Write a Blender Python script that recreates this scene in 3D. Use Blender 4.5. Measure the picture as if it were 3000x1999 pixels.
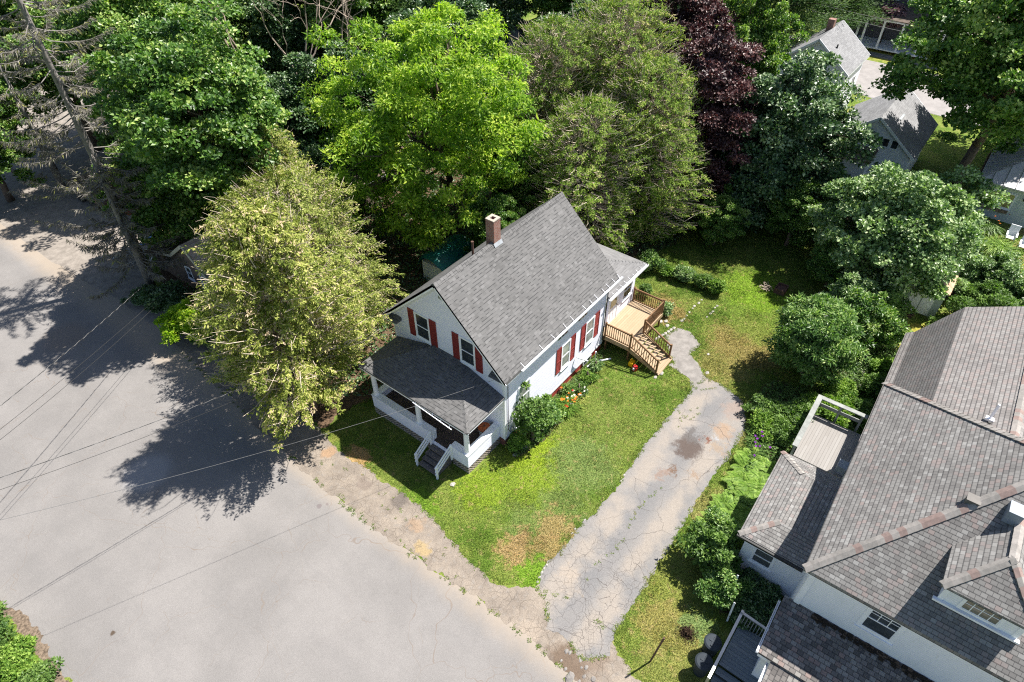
import bpy, math, random
import numpy as np
from mathutils import Vector, Matrix
R = math.radians
S = bpy.context.scene
for o in list(bpy.data.objects): bpy.data.objects.remove(o, do_unlink=True)
COL = S.collection
random.seed(7)

# ---------------------------------------------------------------- camera, sky, sun, exposure
cd = bpy.data.cameras.new('camera'); cam = bpy.data.objects.new('camera', cd); COL.objects.link(cam)
yaw, pit, rol = R(37.817), R(-42.637), R(-0.161)
fw = Vector((math.cos(pit)*math.cos(yaw), math.cos(pit)*math.sin(yaw), math.sin(pit)))
rt = Vector((math.sin(yaw), -math.cos(yaw), 0)); up = rt.cross(fw)
rt, up = rt*math.cos(rol)+up*math.sin(rol), up*math.cos(rol)-rt*math.sin(rol)
M = Matrix((rt, up, -fw)).transposed().to_4x4(); M.translation = (-15.71, -12.633, 25.636)
cam.matrix_world = M
cd.sensor_width = 36; cd.lens = 1902.74/3000*36; cd.clip_end = 1500; cd.clip_start = .5
S.camera = cam
SUN = Vector((.57, -.29, 1)).normalized()
w = bpy.data.worlds.new('World'); S.world = w; w.use_nodes = True
nt = w.node_tree; sky = nt.nodes.new('ShaderNodeTexSky'); sky.sky_type = 'NISHITA'; sky.sun_disc = False
sky.sun_elevation = math.asin(SUN.z); sky.sun_rotation = math.atan2(SUN.x, SUN.y)
sky.air_density = 1; sky.dust_density = 1.0
bg = nt.nodes['Background']; nt.links.new(sky.outputs[0], bg.inputs[0]); bg.inputs[1].default_value = .066
sl = bpy.data.lights.new('sun', 'SUN'); sl.energy = 5.0; sl.angle = R(.53); sl.color = (1, .955, .89)
so = bpy.data.objects.new('sun', sl); COL.objects.link(so); so.rotation_euler = SUN.to_track_quat('Z', 'Y').to_euler()
S.view_settings.view_transform = 'Standard'; S.view_settings.look = 'None'
S.view_settings.exposure = 1.12; S.view_settings.gamma = 1
S.render.resolution_x = 1024; S.render.resolution_y = 682
S.render.engine = 'CYCLES'
S.cycles.use_denoising = False; S.cycles.pixel_filter_type = 'BLACKMAN_HARRIS'; S.cycles.filter_width = 1.15; S.cycles.sample_clamp_indirect = 4
S.cycles.max_bounces = 6; S.cycles.transmission_bounces = 3; S.cycles.diffuse_bounces = 4; S.cycles.glossy_bounces = 2

# ---------------------------------------------------------------- node helper
class NB:
    def __init__(s, name):
        s.m = bpy.data.materials.new(name); s.m.use_nodes = True; s.t = s.m.node_tree
        s.p = s.t.nodes['Principled BSDF']; s.out = s.t.nodes['Material Output']
    def n(s, typ, **k):
        x = s.t.nodes.new('ShaderNode'+typ)
        for a, b in k.items(): setattr(x, a, b)
        return x
    def set(s, inp, v):
        if v is None: return
        if isinstance(v, bpy.types.NodeSocket): s.t.links.new(v, inp)
        elif isinstance(v, (tuple, list)) and len(v) == 3 and inp.type == 'RGBA': inp.default_value = (*v, 1)
        else: inp.default_value = v
    def ma(s, op, a, b=None, c=None, clamp=False):
        x = s.n('Math', operation=op, use_clamp=clamp)
        for i, v in enumerate((a, b, c)): s.set(x.inputs[i], v)
        return x.outputs[0]
    def vm(s, op, a, b=None, out=0):
        x = s.n('VectorMath', operation=op); s.set(x.inputs[0], a); s.set(x.inputs[1], b); return x.outputs[out]
    def mix(s, f, a, b, bt='MIX'):
        x = s.n('MixRGB', blend_type=bt); s.set(x.inputs[0], f); s.set(x.inputs[1], a); s.set(x.inputs[2], b); return x.outputs[0]
    def noise(s, vec, scale, detail=4, rough=.6, dist=0, col=False):
        x = s.n('TexNoise'); s.set(x.inputs['Vector'], vec); x.inputs['Scale'].default_value = scale
        x.inputs['Detail'].default_value = detail; x.inputs['Roughness'].default_value = rough; x.inputs['Distortion'].default_value = dist
        return x.outputs[1 if col else 0]
    def vor(s, vec, scale, feat='DISTANCE_TO_EDGE', out='Distance'):
        x = s.n('TexVoronoi', feature=feat); s.set(x.inputs['Vector'], vec); x.inputs['Scale'].default_value = scale; return x.outputs[out]
    def ramp(s, f, lo, hi):      # smooth 0..1 between lo and hi
        x = s.n('MapRange', interpolation_type='SMOOTHSTEP'); s.set(x.inputs[0], f)
        x.inputs[1].default_value = lo; x.inputs[2].default_value = hi; return x.outputs[0]
    def cr(s, f, stops, const=False):
        x = s.n('ValToRGB'); s.set(x.inputs[0], f); e = x.color_ramp
        if const: e.interpolation = 'CONSTANT'
        while len(e.elements) < len(stops): e.elements.new(.5)
        for el, (p, c) in zip(e.elements, stops): el.position = p; el.color = (*c, 1)
        return x.outputs[0]
    def pos(s):
        return s.n('TexCoord').outputs['Object']
    def geo(s): return s.n('NewGeometry').outputs['Position']
    def uv(s):
        return s.n('UVMap').outputs[0]
    def sep(s, v):
        x = s.n('SeparateXYZ'); s.set(x.inputs[0], v); return x.outputs
    def comb(s, a, b, c=0.):
        x = s.n('CombineXYZ'); s.set(x.inputs[0], a); s.set(x.inputs[1], b); s.set(x.inputs[2], c); return x.outputs[0]
    def wn(s, v):
        x = s.n('TexWhiteNoise', noise_dimensions='3D'); s.set(x.inputs[0], v); return x.outputs[0]
    def bump(s, h, st=.5, d=.02):
        x = s.n('Bump'); s.set(x.inputs['Height'], h); x.inputs['Strength'].default_value = st; x.inputs['Distance'].default_value = d
        s.t.links.new(x.outputs[0], s.p.inputs['Normal']); return x.outputs[0]
    def fin(s, col, rough=.8, spec=.3, metal=0):
        s.set(s.p.inputs['Base Color'], col); s.set(s.p.inputs['Roughness'], rough)
        s.p.inputs['Specular IOR Level'].default_value = spec; s.p.inputs['Metallic'].default_value = metal
        return s.m

def plain(name, col, rough=.6, spec=.3, var=.12, sc=3., metal=0, bump=0):
    b = NB(name); n = b.noise(b.geo(), sc, 5); n2 = b.noise(b.geo(), sc*9, 3)
    f = b.ma('ADD', b.ma('MULTIPLY', n, .7), b.ma('MULTIPLY', n2, .3))
    lo = tuple(c*(1-var) for c in col); hi = tuple(min(1, c*(1+var)) for c in col)
    c = b.mix(b.ramp(f, .35, .65), lo, hi)
    if bump: b.bump(n2, bump, .01)
    return b.fin(c, rough, spec, metal)

def mat_shingle(name, cols, course=.14, tab=.2, lam=True, line=.55, slot=0, dirt=None):
    b = NB(name); u, v, _ = b.sep(b.uv())
    vv = b.ma('DIVIDE', v, course); row = b.ma('FLOOR', vv); fr = b.ma('FRACT', vv)
    rr = b.wn(b.comb(row, 3.3, 1.1))
    off = b.ma('MULTIPLY', rr, 9.) if lam else b.ma('MULTIPLY', b.ma('MODULO', row, 2.), .5)
    uu = b.ma('ADD', b.ma('DIVIDE', u, tab), off)
    cell = b.ma('FLOOR', uu); fu = b.ma('FRACT', uu)
    r = b.wn(b.comb(cell, row, .37)); r2 = b.wn(b.comb(cell, row, 5.37))
    base = b.cr(r, cols, True)
    gr = b.noise(b.geo(), 60, 2); base = b.mix(.35, base, b.mix(gr, (.55,)*3, (1.5,)*3), 'MULTIPLY')
    big = b.noise(b.geo(), .5, 4); base = b.mix(.5, base, b.mix(b.ramp(big, .3, .7), (.8,)*3, (1.15,)*3), 'MULTIPLY')
    # butt edge: drop shadow painted as a dark line where the raised tab ends, only under proud tabs when laminated
    edge = b.ma('LESS_THAN', fr, .2)
    proud = b.ma('GREATER_THAN', r2, .5) if lam else 1.
    e = b.ma('MULTIPLY', edge, proud)
    col = b.mix(b.ma('MULTIPLY', e, line), base, (.012, .013, .016))
    if slot:
        sl_ = b.ma('LESS_THAN', fu, slot); col = b.mix(b.ma('MULTIPLY', sl_, .8), col, (.015, .015, .018))
    if dirt:
        dn = b.noise(b.geo(), 1.3, 5); col = b.mix(b.ma('MULTIPLY', b.ramp(dn, .5, .75), dirt), col, (.05, .05, .05))
    h = b.ma('ADD', b.ma('SUBTRACT', 1., fr), b.ma('MULTIPLY', proud if lam else 0., .8))
    b.bump(h, .7, .012)
    return b.fin(col, .92, .15)

def mat_siding(name, col, pitch=.11, dirt=.15, rough=.5):
    b = NB(name); u, v, _ = b.sep(b.uv()); fr = b.ma('FRACT', b.ma('DIVIDE', v, pitch))
    b.bump(b.ma('SUBTRACT', 1., fr), .6, .012)
    n = b.noise(b.geo(), 2.2, 5); st = b.noise(b.vm('MULTIPLY', b.geo(), (3, 3, .6)), 3, 4)
    c = b.mix(b.ma('MULTIPLY', b.ramp(n, .45, .75), dirt), col, tuple(x*.75 for x in col))
    c = b.mix(b.ma('MULTIPLY', b.ramp(st, .55, .8), dirt), c, (.5, .5, .42))
    c = b.mix(b.ma('MULTIPLY', b.ma('LESS_THAN', fr, .1), .35), c, tuple(x*.45 for x in col))
    return b.fin(c, rough, .35)

def mat_brick(name, c1, c2, mortar, bw=.21, bh=.07):
    b = NB(name); t = b.n('TexBrick'); b.set(t.inputs['Vector'], b.uv())
    for k, v in (('Color1', c1), ('Color2', c2), ('Mortar', mortar)): t.inputs[k].default_value = (*v, 1)
    t.inputs['Scale'].default_value = 1; t.inputs['Mortar Size'].default_value = .01; t.inputs['Brick Width'].default_value = bw; t.inputs['Row Height'].default_value = bh
    n = b.noise(b.geo(), 6, 5); c = b.mix(b.ma('MULTIPLY', b.ramp(n, .45, .7), .5), t.outputs[0], tuple(x*.4+.06 for x in c1))
    b.bump(t.outputs['Fac'], -.6, .01)
    return b.fin(c, .85, .2)

def mat_planks(name, c1, c2, gap=(.02, .015, .01), w_=.14, axis=0, rough=.7, gp=.06):
    b = NB(name); u, v, _ = b.sep(b.geo() if axis in (0, 1) else b.uv())
    a, along = (u, v) if axis in (0, 2) else (v, u)
    q = b.ma('DIVIDE', a, w_); i = b.ma('FLOOR', q); f = b.ma('FRACT', q)
    r = b.wn(b.comb(i, b.ma('FLOOR', b.ma('ADD', b.ma('DIVIDE', along, 2.4), b.ma('MULTIPLY', i, .37))), .5))
    g = b.noise(b.comb(b.ma('MULTIPLY', a, 30.), b.ma('MULTIPLY', along, 2.), i), 1, 4)
    c = b.mix(b.ma('ADD', b.ma('MULTIPLY', r, .6), b.ma('MULTIPLY', g, .4)), c1, c2)
    c = b.mix(b.ma('LESS_THAN', f, gp), c, gap)
    return b.fin(c, rough, .25)

def leafmat(name, stops, rough=.5, spec=.4, trans=.3, tmul=(1.2, 1.5, .5)):
    b = NB(name); a = b.n('Attribute', attribute_name='tint'); oi = b.n('ObjectInfo').outputs['Random']
    c = b.cr(a.outputs['Fac'], stops)
    c = b.mix(1, c, b.mix(oi, (.86, .9, .9), (1.1, 1.08, 1.1)), 'MULTIPLY')
    b.fin(c, rough, spec)
    tr = b.n('BsdfTranslucent'); b.set(tr.inputs[0], b.mix(1, c, tmul, 'MULTIPLY'))
    mx = b.n('MixShader'); mx.inputs[0].default_value = trans
    b.t.links.new(b.p.outputs[0], mx.inputs[1]); b.t.links.new(tr.outputs[0], mx.inputs[2]); b.t.links.new(mx.outputs[0], b.out.inputs[0])
    return b.m

# ---------------------------------------------------------------- mesh helper
class MB:
    def __init__(s): s.v = []; s.f = []; s.mi = []; s.cur = 0
    def mat(s, i): s.cur = i; return s
    def face(s, pts):
        k = len(s.v); s.v += [tuple(p) for p in pts]; s.f.append(tuple(range(k, k+len(pts)))); s.mi.append(s.cur); return s
    def hexa(s, a, b):          # a bottom ring (4, ccw), b top ring
        n = len(a)
        s.face(list(reversed(a))); s.face(b)
        for i in range(n): j = (i+1) % n; s.face([a[i], a[j], b[j], b[i]])
        return s
    def box(s, x0, y0, z0, x1, y1, z1):
        x0, x1 = sorted((x0, x1)); y0, y1 = sorted((y0, y1)); z0, z1 = sorted((z0, z1))
        return s.hexa([(x0, y0, z0), (x1, y0, z0), (x1, y1, z0), (x0, y1, z0)], [(x0, y0, z1), (x1, y0, z1), (x1, y1, z1), (x0, y1, z1)])
    def beam(s, p, q, w_, h, upv=(0, 0, 1)):
        p, q = Vector(p), Vector(q); d = (q-p).normalized(); u_ = Vector(upv)
        if abs(d.dot(u_)) > .99: u_ = Vector((1, 0, 0))
        sd = d.cross(u_).normalized(); u2 = sd.cross(d)
        r = lambda c: [c-sd*w_/2-u2*h/2, c+sd*w_/2-u2*h/2, c+sd*w_/2+u2*h/2, c-sd*w_/2+u2*h/2]
        return s.hexa(r(p), r(q))
    def slab(s, pts, t):        # polygon (ccw seen from above) thickened downwards
        b = [Vector(p)-Vector((0, 0, t)) for p in pts]; return s.hexa(b, [Vector(p) for p in pts])
    def prism(s, pts, d):       # polygon extruded by vector d
        d = Vector(d); return s.hexa([Vector(p) for p in pts], [Vector(p)+d for p in pts])
    def tube(s, path, rad, n=7, cap=True):
        rings = []; path = [Vector(p) for p in path]
        for i, p in enumerate(path):
            d = (path[min(i+1, len(path)-1)]-path[max(i-1, 0)]).normalized()
            a = d.cross(Vector((0, 0, 1))) if abs(d.z) < .95 else d.cross(Vector((1, 0, 0)))
            a.normalize(); b2 = d.cross(a); r = rad[i] if isinstance(rad, (list, tuple)) else rad
            rings.append([p+a*math.cos(2*math.pi*k/n)*r+b2*math.sin(2*math.pi*k/n)*r for k in range(n)])
        k0 = len(s.v)
        for rg in rings: s.v += [tuple(x) for x in rg]
        for i in range(len(rings)-1):
            for k in range(n):
                a, b_ = k0+i*n+k, k0+i*n+(k+1) % n; s.f.append((a, b_, b_+n, a+n)); s.mi.append(s.cur)
        if cap:
            s.f.append(tuple(range(k0, k0+n))[::-1]); s.mi.append(s.cur); e = k0+(len(rings)-1)*n
            s.f.append(tuple(range(e, e+n))); s.mi.append(s.cur)
        return s
    def lathe(s, c, prof, n=24):
        c = Vector(c); k0 = len(s.v)
        for r, z in prof: s.v += [tuple(c+Vector((math.cos(2*math.pi*k/n)*r, math.sin(2*math.pi*k/n)*r, z))) for k in range(n)]
        for i in range(len(prof)-1):
            for k in range(n):
                a, b_ = k0+i*n+k, k0+i*n+(k+1) % n; s.f.append((a, b_, b_+n, a+n)); s.mi.append(s.cur)
        s.f.append(tuple(range(k0, k0+n))[::-1]); s.mi.append(s.cur); e = k0+(len(prof)-1)*n; s.f.append(tuple(range(e, e+n))); s.mi.append(s.cur)
        return s
    def build(s, name, mats, parent=None, smooth=False, bevel=0):
        off = world_loc(parent) if parent else Vector((0, 0, 0))
        me = bpy.data.meshes.new(name); me.from_pydata([(x-off.x, y-off.y, z-off.z) for x, y, z in s.v], [], s.f)
        if not isinstance(mats, (list, tuple)): mats = [mats]
        for m in mats: me.materials.append(m)
        me.polygons.foreach_set('material_index', s.mi)
        uvl = me.uv_layers.new(name='UVMap'); Z = Vector((0, 0, 1))
        for p in me.polygons:
            n = p.normal
            if abs(n.z) > .98 or n.length < .5: a, b = Vector((1, 0, 0)), Vector((0, 1, 0))
            else: a = Z.cross(n).normalized(); b = n.cross(a)
            for li in p.loop_indices:
                co = me.vertices[me.loops[li].vertex_index].co+off; uvl.data[li].uv = (co.dot(a), co.dot(b))
        if smooth: me.polygons.foreach_set('use_smooth', [True]*len(me.polygons))
        o = bpy.data.objects.new(name, me); COL.objects.link(o)
        if parent: o.parent = parent
        if bevel:
            md = o.modifiers.new('bevel', 'BEVEL'); md.width = bevel; md.segments = 1; md.limit_method = 'ANGLE'
        return o
def world_loc(o):
    l = Vector((0, 0, 0))
    while o: l += o.location; o = o.parent
    return l
def thing(name, label, cat, loc=(0, 0, 0), group=None):
    o = bpy.data.objects.new(name, None); COL.objects.link(o); o.location = loc; o.empty_display_size = .3
    o['label'] = label; o['category'] = cat
    if group: o['group'] = group
    return o
def tag(o, label=None, cat=None, group=None, kind=None):
    for k, v in (('label', label), ('category', cat), ('group', group), ('kind', kind)):
        if v: o[k] = v
    return o
def dup(root, loc=None, rotz=None, scale=None, label=None, group=None, mats=None):
    def cp(o, par):
        c = o.copy(); COL.objects.link(c); c.parent = par
        for ch in list(o.children): cp(ch, c)
        return c
    r = cp(root, None)
    if loc is not None: r.location = loc
    if rotz is not None: r.rotation_euler = (0, 0, rotz)
    if scale is not None: r.scale = scale if hasattr(scale, '__len__') else (scale,)*3
    if label: r['label'] = label
    if group: r['group'] = group
    return r

def mesh_np(name, V, F, mats, parent=None, tint=None, mi=None, smooth=False):
    """V (n,3) F (m,4) arrays -> object"""
    me = bpy.data.meshes.new(name); n, m = len(V), len(F)
    me.vertices.add(n); me.vertices.foreach_set('co', V.astype(np.float32).ravel())
    k = F.shape[1]
    me.loops.add(m*k); me.loops.foreach_set('vertex_index', F.astype(np.int32).ravel())
    me.polygons.add(m); me.polygons.foreach_set('loop_start', np.arange(0, m*k, k, dtype=np.int32))
    me.update(calc_edges=True)
    if not isinstance(mats, (list, tuple)): mats = [mats]
    for q in mats: me.materials.append(q)
    if mi is not None: me.polygons.foreach_set('material_index', mi.astype(np.int32))
    if tint is not None:
        a = me.attributes.new('tint', 'FLOAT', 'POINT'); a.data.foreach_set('value', tint.astype(np.float32))
    me.polygons.foreach_set('use_smooth', np.full(m, smooth))
    o = bpy.data.objects.new(name, me); COL.objects.link(o)
    if parent: o.parent = parent
    return o
def unit(a): return a/(np.linalg.norm(a, axis=1, keepdims=True)+1e-9)
def kites(P, T, N, L, W, fold=.15, wide=.45):
    T = unit(T); N = unit(N-(N*T).sum(1, keepdims=True)*T); Sd = np.cross(N, T)
    L = np.reshape(L, (-1, 1)); W = np.reshape(W, (-1, 1))
    a = P; b = P+T*L*wide+Sd*W/2+N*W*fold; c = P+T*L-N*L*.08; d = P+T*L*wide-Sd*W/2+N*W*fold
    V = np.stack([a, b, c, d], 1).reshape(-1, 3); F = np.arange(len(V)).reshape(-1, 4)
    return V, F

# ---------------------------------------------------------------- materials
LAWN_PATCH = [  # x, y, radius, colour, strength
    (.3, -1.9, 2.0, (0.23, 0.317, 0.0261), .95), (-2.6, -.6, 1.5, (0.203, 0.29, 0.029), .9), (-1.2, -2.6, 1.4, (0.189, 0.27, 0.0319), .8),
    (1.4, -3.6, 1.9, (.16, .225, .07), .95), (-1.2, -4.2, 1.3, (.165, .225, .07), .75), (-2.9, -3.4, 1.1, (.165, .225, .07), .7),
    (-4.1, -3.7, 1.0, (.36, .235, .13), .8), (-2.1, -4.5, .9, (.34, .23, .12), .7), (-3.2, -5.0, .8, (.33, .22, .115), .7),
    (-4.7, -5.1, .8, (0.162, 0.284, 0.029), .95), (-5.0, .9, 1.0, (0.162, 0.284, 0.029), .8), (-4.9, 5.2, .8, (0.446, 0.284, 0.145), .9), (-4.8, 7.2, .7, (0.27, 0.297, 0.0725), .7),
    (14.5, -6.6, 2.6, (0.297, 0.223, 0.0943), .75), (11.8, -6.2, 1.6, (0.27, 0.236, 0.087), .7), (17, -6.2, 2.6, (0.162, 0.25, 0.0406), .7),
    (19.5, -5, 2.4, (0.189, 0.311, 0.029), .9), (14.2, -1.2, 1.6, (0.338, 0.23, 0.109), .7), (5, -3, 2.5, (0.162, 0.216, 0.0508), .6), (9, -2.4, 2.0, (0.149, 0.23, 0.0406), .7),
    (3, -9.6, 1.2, (.25, .23, .09), .7), (8.4, -9.4, 1.2, (.26, .25, .09), .8), (-3.2, -10.8, 1.6, (.29, .25, .09), .8), (-4.6, -11.6, 1.6, (0.23, 0.243, 0.0725), .7),
    (-1, -9.9, 1.6, (0.23, 0.25, 0.0653), .7), (-2.3, -11.5, .8, (0.149, 0.23, 0.087), .8), (20.5, -14.3, 2.2, (0.405, 0.351, 0.0725), .8), (34, -20, 6, (0.405, 0.324, 0.145), .8), (30, -19, 4, (0.324, 0.324, 0.0725), .7),
    (72, 0, 6, (0.405, 0.378, 0.087), .9), (51, -3, 2.5, (0.405, 0.365, 0.116), .8)]
def lawn_nodes(b, p):
    n1 = b.noise(p, .55, 5, .65); n2 = b.noise(p, 3.2, 5, .7); n3 = b.noise(p, 16, 4, .7); n4 = b.noise(b.vm('MULTIPLY', p, (1, 1, 1)), 55, 3, .7)
    c = b.mix(b.ramp(n1, .38, .62), (.1, .17, .025), (.185, .235, .052))
    wob = b.noise(p, 1.5, 7, .78, col=True); wv = b.vm('ADD', p, b.vm('MULTIPLY', b.vm('SUBTRACT', wob, (.5, .5, .5)), (3.6, 3.6, 0)))
    rg = b.ma('SUBTRACT', b.ma('ADD', b.ma('MULTIPLY', n2, .5), b.ma('MULTIPLY', n3, .5)), .5)
    for x, y, r, col, st in LAWN_PATCH:
        d = b.vm('LENGTH', b.vm('MULTIPLY', b.vm('SUBTRACT', wv, (x, y, 0)), (1, 1, 0)), out='Value')
        f = b.ramp(b.ma('ADD', b.ramp(d, r*1.45, r*.25), b.ma('MULTIPLY', rg, 1.5)), .25, .75); c = b.mix(b.ma('MULTIPLY', f, st), c, col)
    # dry spots, dense green tufts and fine grain
    dry = b.ma('MULTIPLY', b.ramp(n2, .54, .68), .75); c = b.mix(dry, c, (.34, .27, .13))
    gr = b.ma('MULTIPLY', b.ramp(b.noise(p, 2.1, 5, .65), .56, .72), .7); c = b.mix(gr, c, (.085, .145, .02))
    c = b.mix(1, c, b.mix(b.ramp(n3, .3, .72), (.5, .53, .5), (1.3, 1.25, 1.2)), 'MULTIPLY')
    c = b.mix(1, c, b.mix(b.ramp(n4, .25, .75), (.6, .6, .6), (1.4, 1.4, 1.35)), 'MULTIPLY')
    return c, n3, n4
def mat_lawn():
    b = NB('lawn_ground'); p = b.geo(); c, n3, n4 = lawn_nodes(b, p)
    b.bump(b.ma('ADD', n3, b.ma('MULTIPLY', n4, .6)), .9, .05)
    return b.fin(c, .95, .1)
def mat_blades():
    b = NB('grass_blades'); c, n3, n4 = lawn_nodes(b, b.geo()); a = b.n('Attribute', attribute_name='tint')
    c = b.mix(1, c, b.cr(a.outputs['Fac'], [(0, (.75, .8, .7)), (.6, (1.15, 1.2, 1.)), (.93, (1.5, 1.45, 1.15)), (1, (2., 1.6, 1.2))]), 'MULTIPLY')
    b.fin(c, .6, .25)
    tr = b.n('BsdfTranslucent'); b.set(tr.inputs[0], c); mx = b.n('MixShader'); mx.inputs[0].default_value = .3
    b.t.links.new(b.p.outputs[0], mx.inputs[1]); b.t.links.new(tr.outputs[0], mx.inputs[2]); b.t.links.new(mx.outputs[0], b.out.inputs[0])
    return b.m
def crack(b, p, scale, width, warp=.25, mask=None):
    wp = b.vm('ADD', p, b.vm('MULTIPLY', b.vm('SUBTRACT', b.noise(p, 1.3*scale, 4, col=True), (.5, .5, .5)), (warp/scale*.9,)*3))
    d = b.vor(b.vm('MULTIPLY', wp, (1, 1, 0)), scale); f = b.ramp(d, width*scale, width*scale*.25)
    return f if mask is None else b.ma('MULTIPLY', f, mask)
def spots(b, c, wv, L):
    for x, y, r, col, st in L:
        d = b.vm('LENGTH', b.vm('MULTIPLY', b.vm('SUBTRACT', wv, (x, y, 0)), (1, 1, 0)), out='Value')
        c = b.mix(b.ma('MULTIPLY', b.ramp(d, r*1.2, r*.55), st), c, col)
    return c
def mat_asphalt():
    b = NB('asphalt_road'); p = b.geo()
    n1 = b.noise(p, .22, 5); n2 = b.noise(p, 70, 2, .8); n3 = b.noise(p, 1.6, 5, .7)
    c = b.mix(b.ramp(n1, .35, .65), (.18, .171, .164), (.218, .206, .197))
    c = b.mix(b.ma('MULTIPLY', b.ramp(n3, .45, .75), .22), c, (0.159, 0.149, 0.142))
    c = b.mix(1, c, b.mix(b.ramp(n2, .3, .7), (.72,)*3, (1.24,)*3), 'MULTIPLY')
    pt = b.noise(b.vm('MULTIPLY', p, (1, .25, 1)), .8, 6, .75); c = b.mix(b.ma('MULTIPLY', b.ramp(pt, .5, .62), .16), c, (.15, .145, .142))
    sp = b.vor(p, 14, 'F1'); c = b.mix(b.ma('MULTIPLY', b.ma('LESS_THAN', sp, .06), b.ramp(b.noise(p, 3, 2), .5, .6)), c, (.6, .58, .55))
    m = b.ramp(b.noise(p, .35, 3), .47, .58)
    c = b.mix(b.ma('MULTIPLY', crack(b, p, .16, .014, .9), .6), c, (.16, .125, .1))
    c = b.mix(b.ma('MULTIPLY', crack(b, b.vm('ADD', p, (31, 7, 0)), .4, .011, .8, m), .6), c, (.17, .14, .115))
    wob = b.noise(p, 3, 4, col=True); wv = b.vm('ADD', p, b.vm('MULTIPLY', b.vm('SUBTRACT', wob, (.5,)*3), (.3, .3, 0)))
    c = spots(b, c, wv, [(-16.63, 6.5, .1, (.07, .05, .035), .95), (-7.9, 4.6, .13, (.14, .12, .12), .8), (-7.6, 4.4, .09, (.14, .12, .12), .8), (-9.4, 25.5, 1.4, (.2, .16, .13), .5), (-11.7, 12.6, 1.2, (.3, .3, .31), .6)])
    # tan dust gathers along the edge of the carriageway
    x, y, _ = b.sep(p); e = b.ramp(b.ma('ADD', x, b.ma('MULTIPLY', n3, .8)), -7.6, -6.2)
    c = b.mix(b.ma('MULTIPLY', e, .55), c, (.36, .29, .215))
    b.bump(b.ma('ADD', n2, b.ma('MULTIPLY', b.noise(p, 25, 3), .5)), .35, .008)
    return b.fin(c, .9, .2)
def mat_side():
    b = NB('broken_tarmac'); p = b.geo(); n1 = b.noise(p, 1.1, 6, .65); n2 = b.noise(p, 45, 3, .8); n3 = b.noise(p, 4, 5, .7)
    c = b.mix(b.ramp(n1, .35, .65), (0.189, 0.16, 0.133), (0.261, 0.221, 0.18))
    c = b.mix(b.ma('MULTIPLY', b.ramp(n3, .5, .68), .6), c, (.22, .2, .18))
    wob = b.noise(p, 2.2, 5, col=True); wv = b.vm('ADD', p, b.vm('MULTIPLY', b.vm('SUBTRACT', wob, (.5,)*3), (1.1, 1.1, 0)))
    c = spots(b, c, wv, [(-5.4, 1.9, .45, (.11, .095, .085), .8), (-5.8, 3.9, .4, (.16, .13, .11), .7), (-5.6, 6.6, .4, (.3, .19, .11), .8), (-6.6, -.6, .4, (.34, .25, .12), .7), (-5.9, .4, .4, (.28, .19, .12), .6),
        (-6.7, -8.2, .9, (.12, .085, .06), .85), (-5.9, -8.9, .7, (.17, .13, .1), .8), (-6.5, -6.4, .5, (.3, .25, .2), .6)])
    c = b.mix(1, c, b.mix(b.ramp(n2, .3, .7), (.65,)*3, (1.3,)*3), 'MULTIPLY')
    m = b.ramp(b.noise(p, .9, 3), .42, .55)
    k = b.ma('MAXIMUM', crack(b, p, .9, .016, .5, m), crack(b, b.vm('ADD', p, (9, 4, 0)), 2.6, .009, .5, m))
    c = b.mix(b.ma('MULTIPLY', k, .5), c, (.14, .115, .09))
    b.bump(b.ma('SUBTRACT', b.ma('ADD', n2, n3), k), .6, .02)
    return b.fin(c, .95, .15)
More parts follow.
